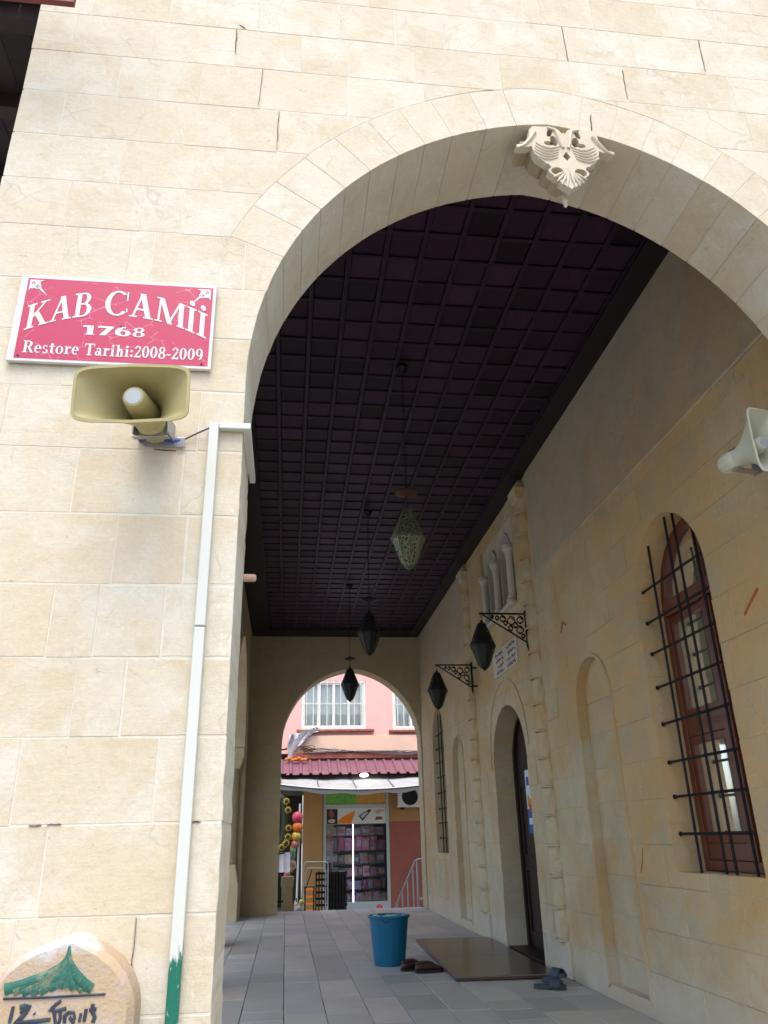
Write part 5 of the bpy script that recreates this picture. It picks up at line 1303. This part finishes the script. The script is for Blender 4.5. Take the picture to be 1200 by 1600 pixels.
for k in range(6):
    MB().tube([(0.35+0.05*k+3.8*t, 22.79-0.012*k, 3.55-0.012*k-0.11*t+0.035*math.sin(t*9+k)+random.uniform(-0.01, 0.01)) for t in [i/24 for i in range(25)]], 0.011, 5).build('cable', M['cable'], cbn)
for k in range(5):
    MB().tube([(0.55+0.10*math.cos(q+k)*(1+0.3*k), 22.74, 3.52+0.05*math.sin(q*1.3)+0.02*k) for q in [i*0.5 for i in range(11)]], 0.012, 5).build('cable_loop', M['copper'], cbn)
mb = MB()
for k in range(7): mb.ball((-0.02+0.085*k, 22.55+0.02*(k % 2), 3.27+0.025*math.sin(k*2)), 0.062, 8, (1.1, 1, 0.7))
op_ = mb.build('orange_bundle', simple('orange mesh', (0.50, 0.16, 0.02), 0.8, var=0.4, scale=15)); tag(op_, 'orange bundle lying on the corrugated roof', 'bundle')
# stall goods at the left of the far arch
st = MB().tube([(0.305, 18.6, 1.95), (0.262, 18.6, -0.55)], 0.022, 8).build('awning_pole', M['white_pvc']); tag(st, 'thin white pole of the stall at the far left', 'pole')
for (x, z, r_, c, lab) in [(0.25, 1.665, 0.118, (0.55, 0.05, 0.13), 'pinkish red play ball, topmost of the hanging net'), (0.258, 1.46, 0.112, (0.65, 0.16, 0.02), 'orange play ball hanging below the red one'), (0.235, 1.275, 0.105, (0.50, 0.34, 0.02), 'yellow play ball hanging below the orange one'), (0.215, 1.12, 0.09, (0.38, 0.12, 0.09), 'brownish play ball, lowest of the hanging net')]:
    b_ = MB().ball((x, 18.5, z), r_, 18).build('play_ball', simple('ball colour', c, 0.4, var=0.25, scale=18, hue=tuple(min(1, q+0.2) for q in c)), smooth=60); tag(b_, lab, 'ball', 'play balls hanging at the stall')
    mb = MB()
    for k in range(6):
        a = math.pi*k/6; mb.tube([(x+r_*1.01*math.cos(q)*math.cos(a), 18.5+r_*1.01*math.cos(q)*math.sin(a), z+r_*1.01*math.sin(q)) for q in [2*math.pi*i/16 for i in range(16)]], 0.003, 4, closed=True)
    mb.build('net', M['p_br'], b_)
gd_ = thing('flower_garland', 'black garland with yellow sunflowers hanging at the stall', 'garland', (-0.02, 18.5, 1.1))
MB().tube([(-0.13+0.10*math.sin(q), 18.55, 1.6+0.48*math.cos(q)) for q in [2*math.pi*i/20 for i in range(20)]], 0.085, 8, closed=True).build('leaf_ring', simple('black leaves', (0.02, 0.03, 0.015), 0.7, var=0.5, scale=20), gd_, smooth=50)
for (x, z) in ((0.0, 2.0), (0.04, 1.82), (0.06, 1.45), (0.05, 1.27), (0.0, 1.12), (-0.08, 1.06), (0.02, 1.15)):
    f_ = MB()
    for k in range(12):
        a = 2*math.pi*k/12; f_.add([(x, 18.43, z), (x+0.05*math.cos(a-0.2), 18.42, z+0.05*math.sin(a-0.2)), (x+0.085*math.cos(a), 18.43, z+0.085*math.sin(a)), (x+0.05*math.cos(a+0.2), 18.42, z+0.05*math.sin(a+0.2))], [(0, 1, 2, 3)])
    fo = f_.build('sunflower', simple('sunflower yellow', (0.60, 0.42, 0.02), 0.7), gd_); MB().ball((x, 18.415, z), 0.042, 10, (1, 0.4, 1)).build('flower_heart', M['p_dark'], fo)
cl_ = MB(); V = []
for i in range(9):
    for j in range(9): V.append((-0.13+0.03*i, 18.62+0.01*math.sin(i*1.4), 0.56+0.05*j))
cl_.add(V, [(i*9+j, i*9+j+1, (i+1)*9+j+1, (i+1)*9+j) for i in range(8) for j in range(8)])
blk = cl_.build('patterned_cloth', photo_mat('violet white print', [(0.10, 0.08, 0.16), (0.5, 0.48, 0.58), (0.62, 0.62, 0.68), (0.15, 0.12, 0.22)], 24)); tag(blk, 'violet and white patterned cloth hanging at the stall', 'cloth')
pst = MB().loft([[(0.055-a, 16.3-0.09, z), (0.055+a, 16.3-0.09, z), (0.055+a, 16.3+0.09, z), (0.055-a, 16.3+0.09, z)] for a, z in ((0.10, -0.55), (0.10, 0.38), (0.12, 0.40), (0.115, 0.55), (0.10, 0.57))]).build('stone_post', M['inner'], bevel=0.01); tag(pst, 'short beige stone post outside the far arch', 'post')
rng = random.Random(5)
for k in range(12):
    x = 0.02+rng.random()*0.24; z = 1.02-0.06*k; nm, c = rng.choice([('red', (0.5, 0.12, 0.10)), ('brown', (0.35, 0.25, 0.22)), ('black', (0.05, 0.05, 0.08)), ('pale', (0.55, 0.45, 0.40)), ('green', (0.1, 0.3, 0.16)), ('orange', (0.45, 0.22, 0.05))])
    t_ = MB().ball((x, 18.75+rng.random()*0.3, z), 0.035+rng.random()*0.045, 10, (1, 0.8, 1+rng.random()*0.4)).build('hanging_toy', simple('toy colour', c, 0.6, var=0.3, scale=20), smooth=60); tag(t_, 'small %s toy, %s from the top of the cluster below the balls' % (nm, ORD[k+1]), 'toy', 'small toys hanging at the stall')
ty = thing('stuffed_toy', 'pale yellow and white stuffed toy sitting beside the ladder', 'toy', (0.31, 17.3, -0.1))
MB().ball((0.30, 17.3, -0.05), 0.075, 12, (1.1, 1, 1)).build('body', simple('cream plush', (0.6, 0.52, 0.38), 0.9, var=0.3, scale=15), ty, smooth=60); MB().ball((0.35, 17.28, 0.055), 0.055, 12).build('head', simple('lime plush', (0.48, 0.5, 0.12), 0.9, var=0.2, scale=15), ty, smooth=60); MB().ball((0.25, 17.28, 0.02), 0.035, 10).build('arm', simple('white plush', (0.6, 0.58, 0.56), 0.9), ty, smooth=60)
# bench that carries the stall goods
tb = thing('display_stand', 'low dark stand with red and white goods packets beside the stone post', 'stand', (0.15, 17.8, -0.55))
MB().box(-0.2, 0.42, 17.0, 18.0, -0.55, -0.14).build('box', M['p_dark'], tb)
for k in range(6): MB().box(0.17+0.035*k, 0.195+0.035*k, 17.4+0.01*k, 17.48, -0.139, 0.02+0.05*(k % 3)).build('packet', (M['pred'], M['paper'], M['pblue'])[k % 3], tb)
# black folded racks, hand cart, orange step stool
rk = thing('folded_rack', 'stack of folded black metal display racks before the shop', 'rack', (1.1, 19.5, -0.55))
for k in range(11):
    x = 0.70+0.068*k; MB().box(x, x+0.03, 19.45+0.02*(k % 3), 19.49+0.02*(k % 3), -0.55, 0.50+0.03*math.sin(k*2.1)).build('upright', M['black_iron'], rk)
for k in range(8):
    z = -0.45+0.13*k; MB().box(0.71, 1.43, 19.515, 19.535, z, z+0.05).build('crossbar', M['black_iron'], rk)
MB().box(0.98, 1.38, 19.54, 19.56, -0.5, 0.47).build('mesh_panel', M['black_iron'], rk)
hc = thing('hand_cart', 'thin steel hand cart frame leaning beside the folded racks', 'cart', (0.55, 19.4, -0.55))
for dz, dx in ((0.0, 0.0), (-0.13, 0.05)):
    MB().tube([(0.43+dx, 19.4, -0.55), (0.43+dx, 19.4, 0.66+dz), (0.46+dx, 19.4, 0.72+dz), (0.50+dx, 19.4, 0.735+dz), (0.95-dx, 19.4, 0.72+dz), (0.98-dx, 19.4, 0.68+dz), (0.98-dx, 19.4, -0.55)], 0.012, 6).build('frame_tube', M['grey_metal'], hc)
MB().tube([(0.45, 19.38, 0.1), (0.62, 19.38, 0.58)], 0.012, 6).build('strut', M['black_iron'], hc); MB().tube([(0.44, 19.39, 0.22), (0.97, 19.39, 0.22)], 0.010, 6).build('strut', M['black_iron'], hc)
lad = thing('step_ladder', 'small black step ladder with orange treads', 'ladder', (0.56, 19.2, -0.55))
for x in (0.465, 0.655): MB().box(x-0.015, x+0.015, 19.2, 19.23, -0.55, 0.24).build('rail', M['black_iron'], lad)
for k in range(5): MB().box(0.48, 0.64, 19.10, 19.22, -0.40+0.14*k, -0.365+0.14*k).build('tread', M['p_or'], lad)
# stair railing
rl_ = thing('stair_railing', 'grey steel stair railing beyond the right side of the far arch', 'railing', (2.6, 16.6, -0.55))
MB().tube([(3.2, 16.6, 0.785), (2.62, 16.6, 0.79), (2.575, 16.6, 0.77), (2.20, 17.9, -0.35)], 0.022, 8).build('handrail', M['grey_metal'], rl_, smooth=50)
MB().tube([(2.60, 16.6, 0.78), (2.60, 16.6, -0.55)], 0.02, 8).build('post', M['grey_metal'], rl_)
for k in range(4):
    t = (k+0.6)/5; MB().tube([(2.575-0.37*t, 16.6+1.3*t, 0.77-1.12*t), (2.575-0.37*t, 16.6+1.3*t, -0.55)], 0.013, 6).build('baluster', M['grey_metal'], rl_)
MB().tube([(2.60, 16.6, 0.09), (3.3, 16.6, 0.08)], 0.02, 8).build('lower_rail', M['white_pvc'], rl_)
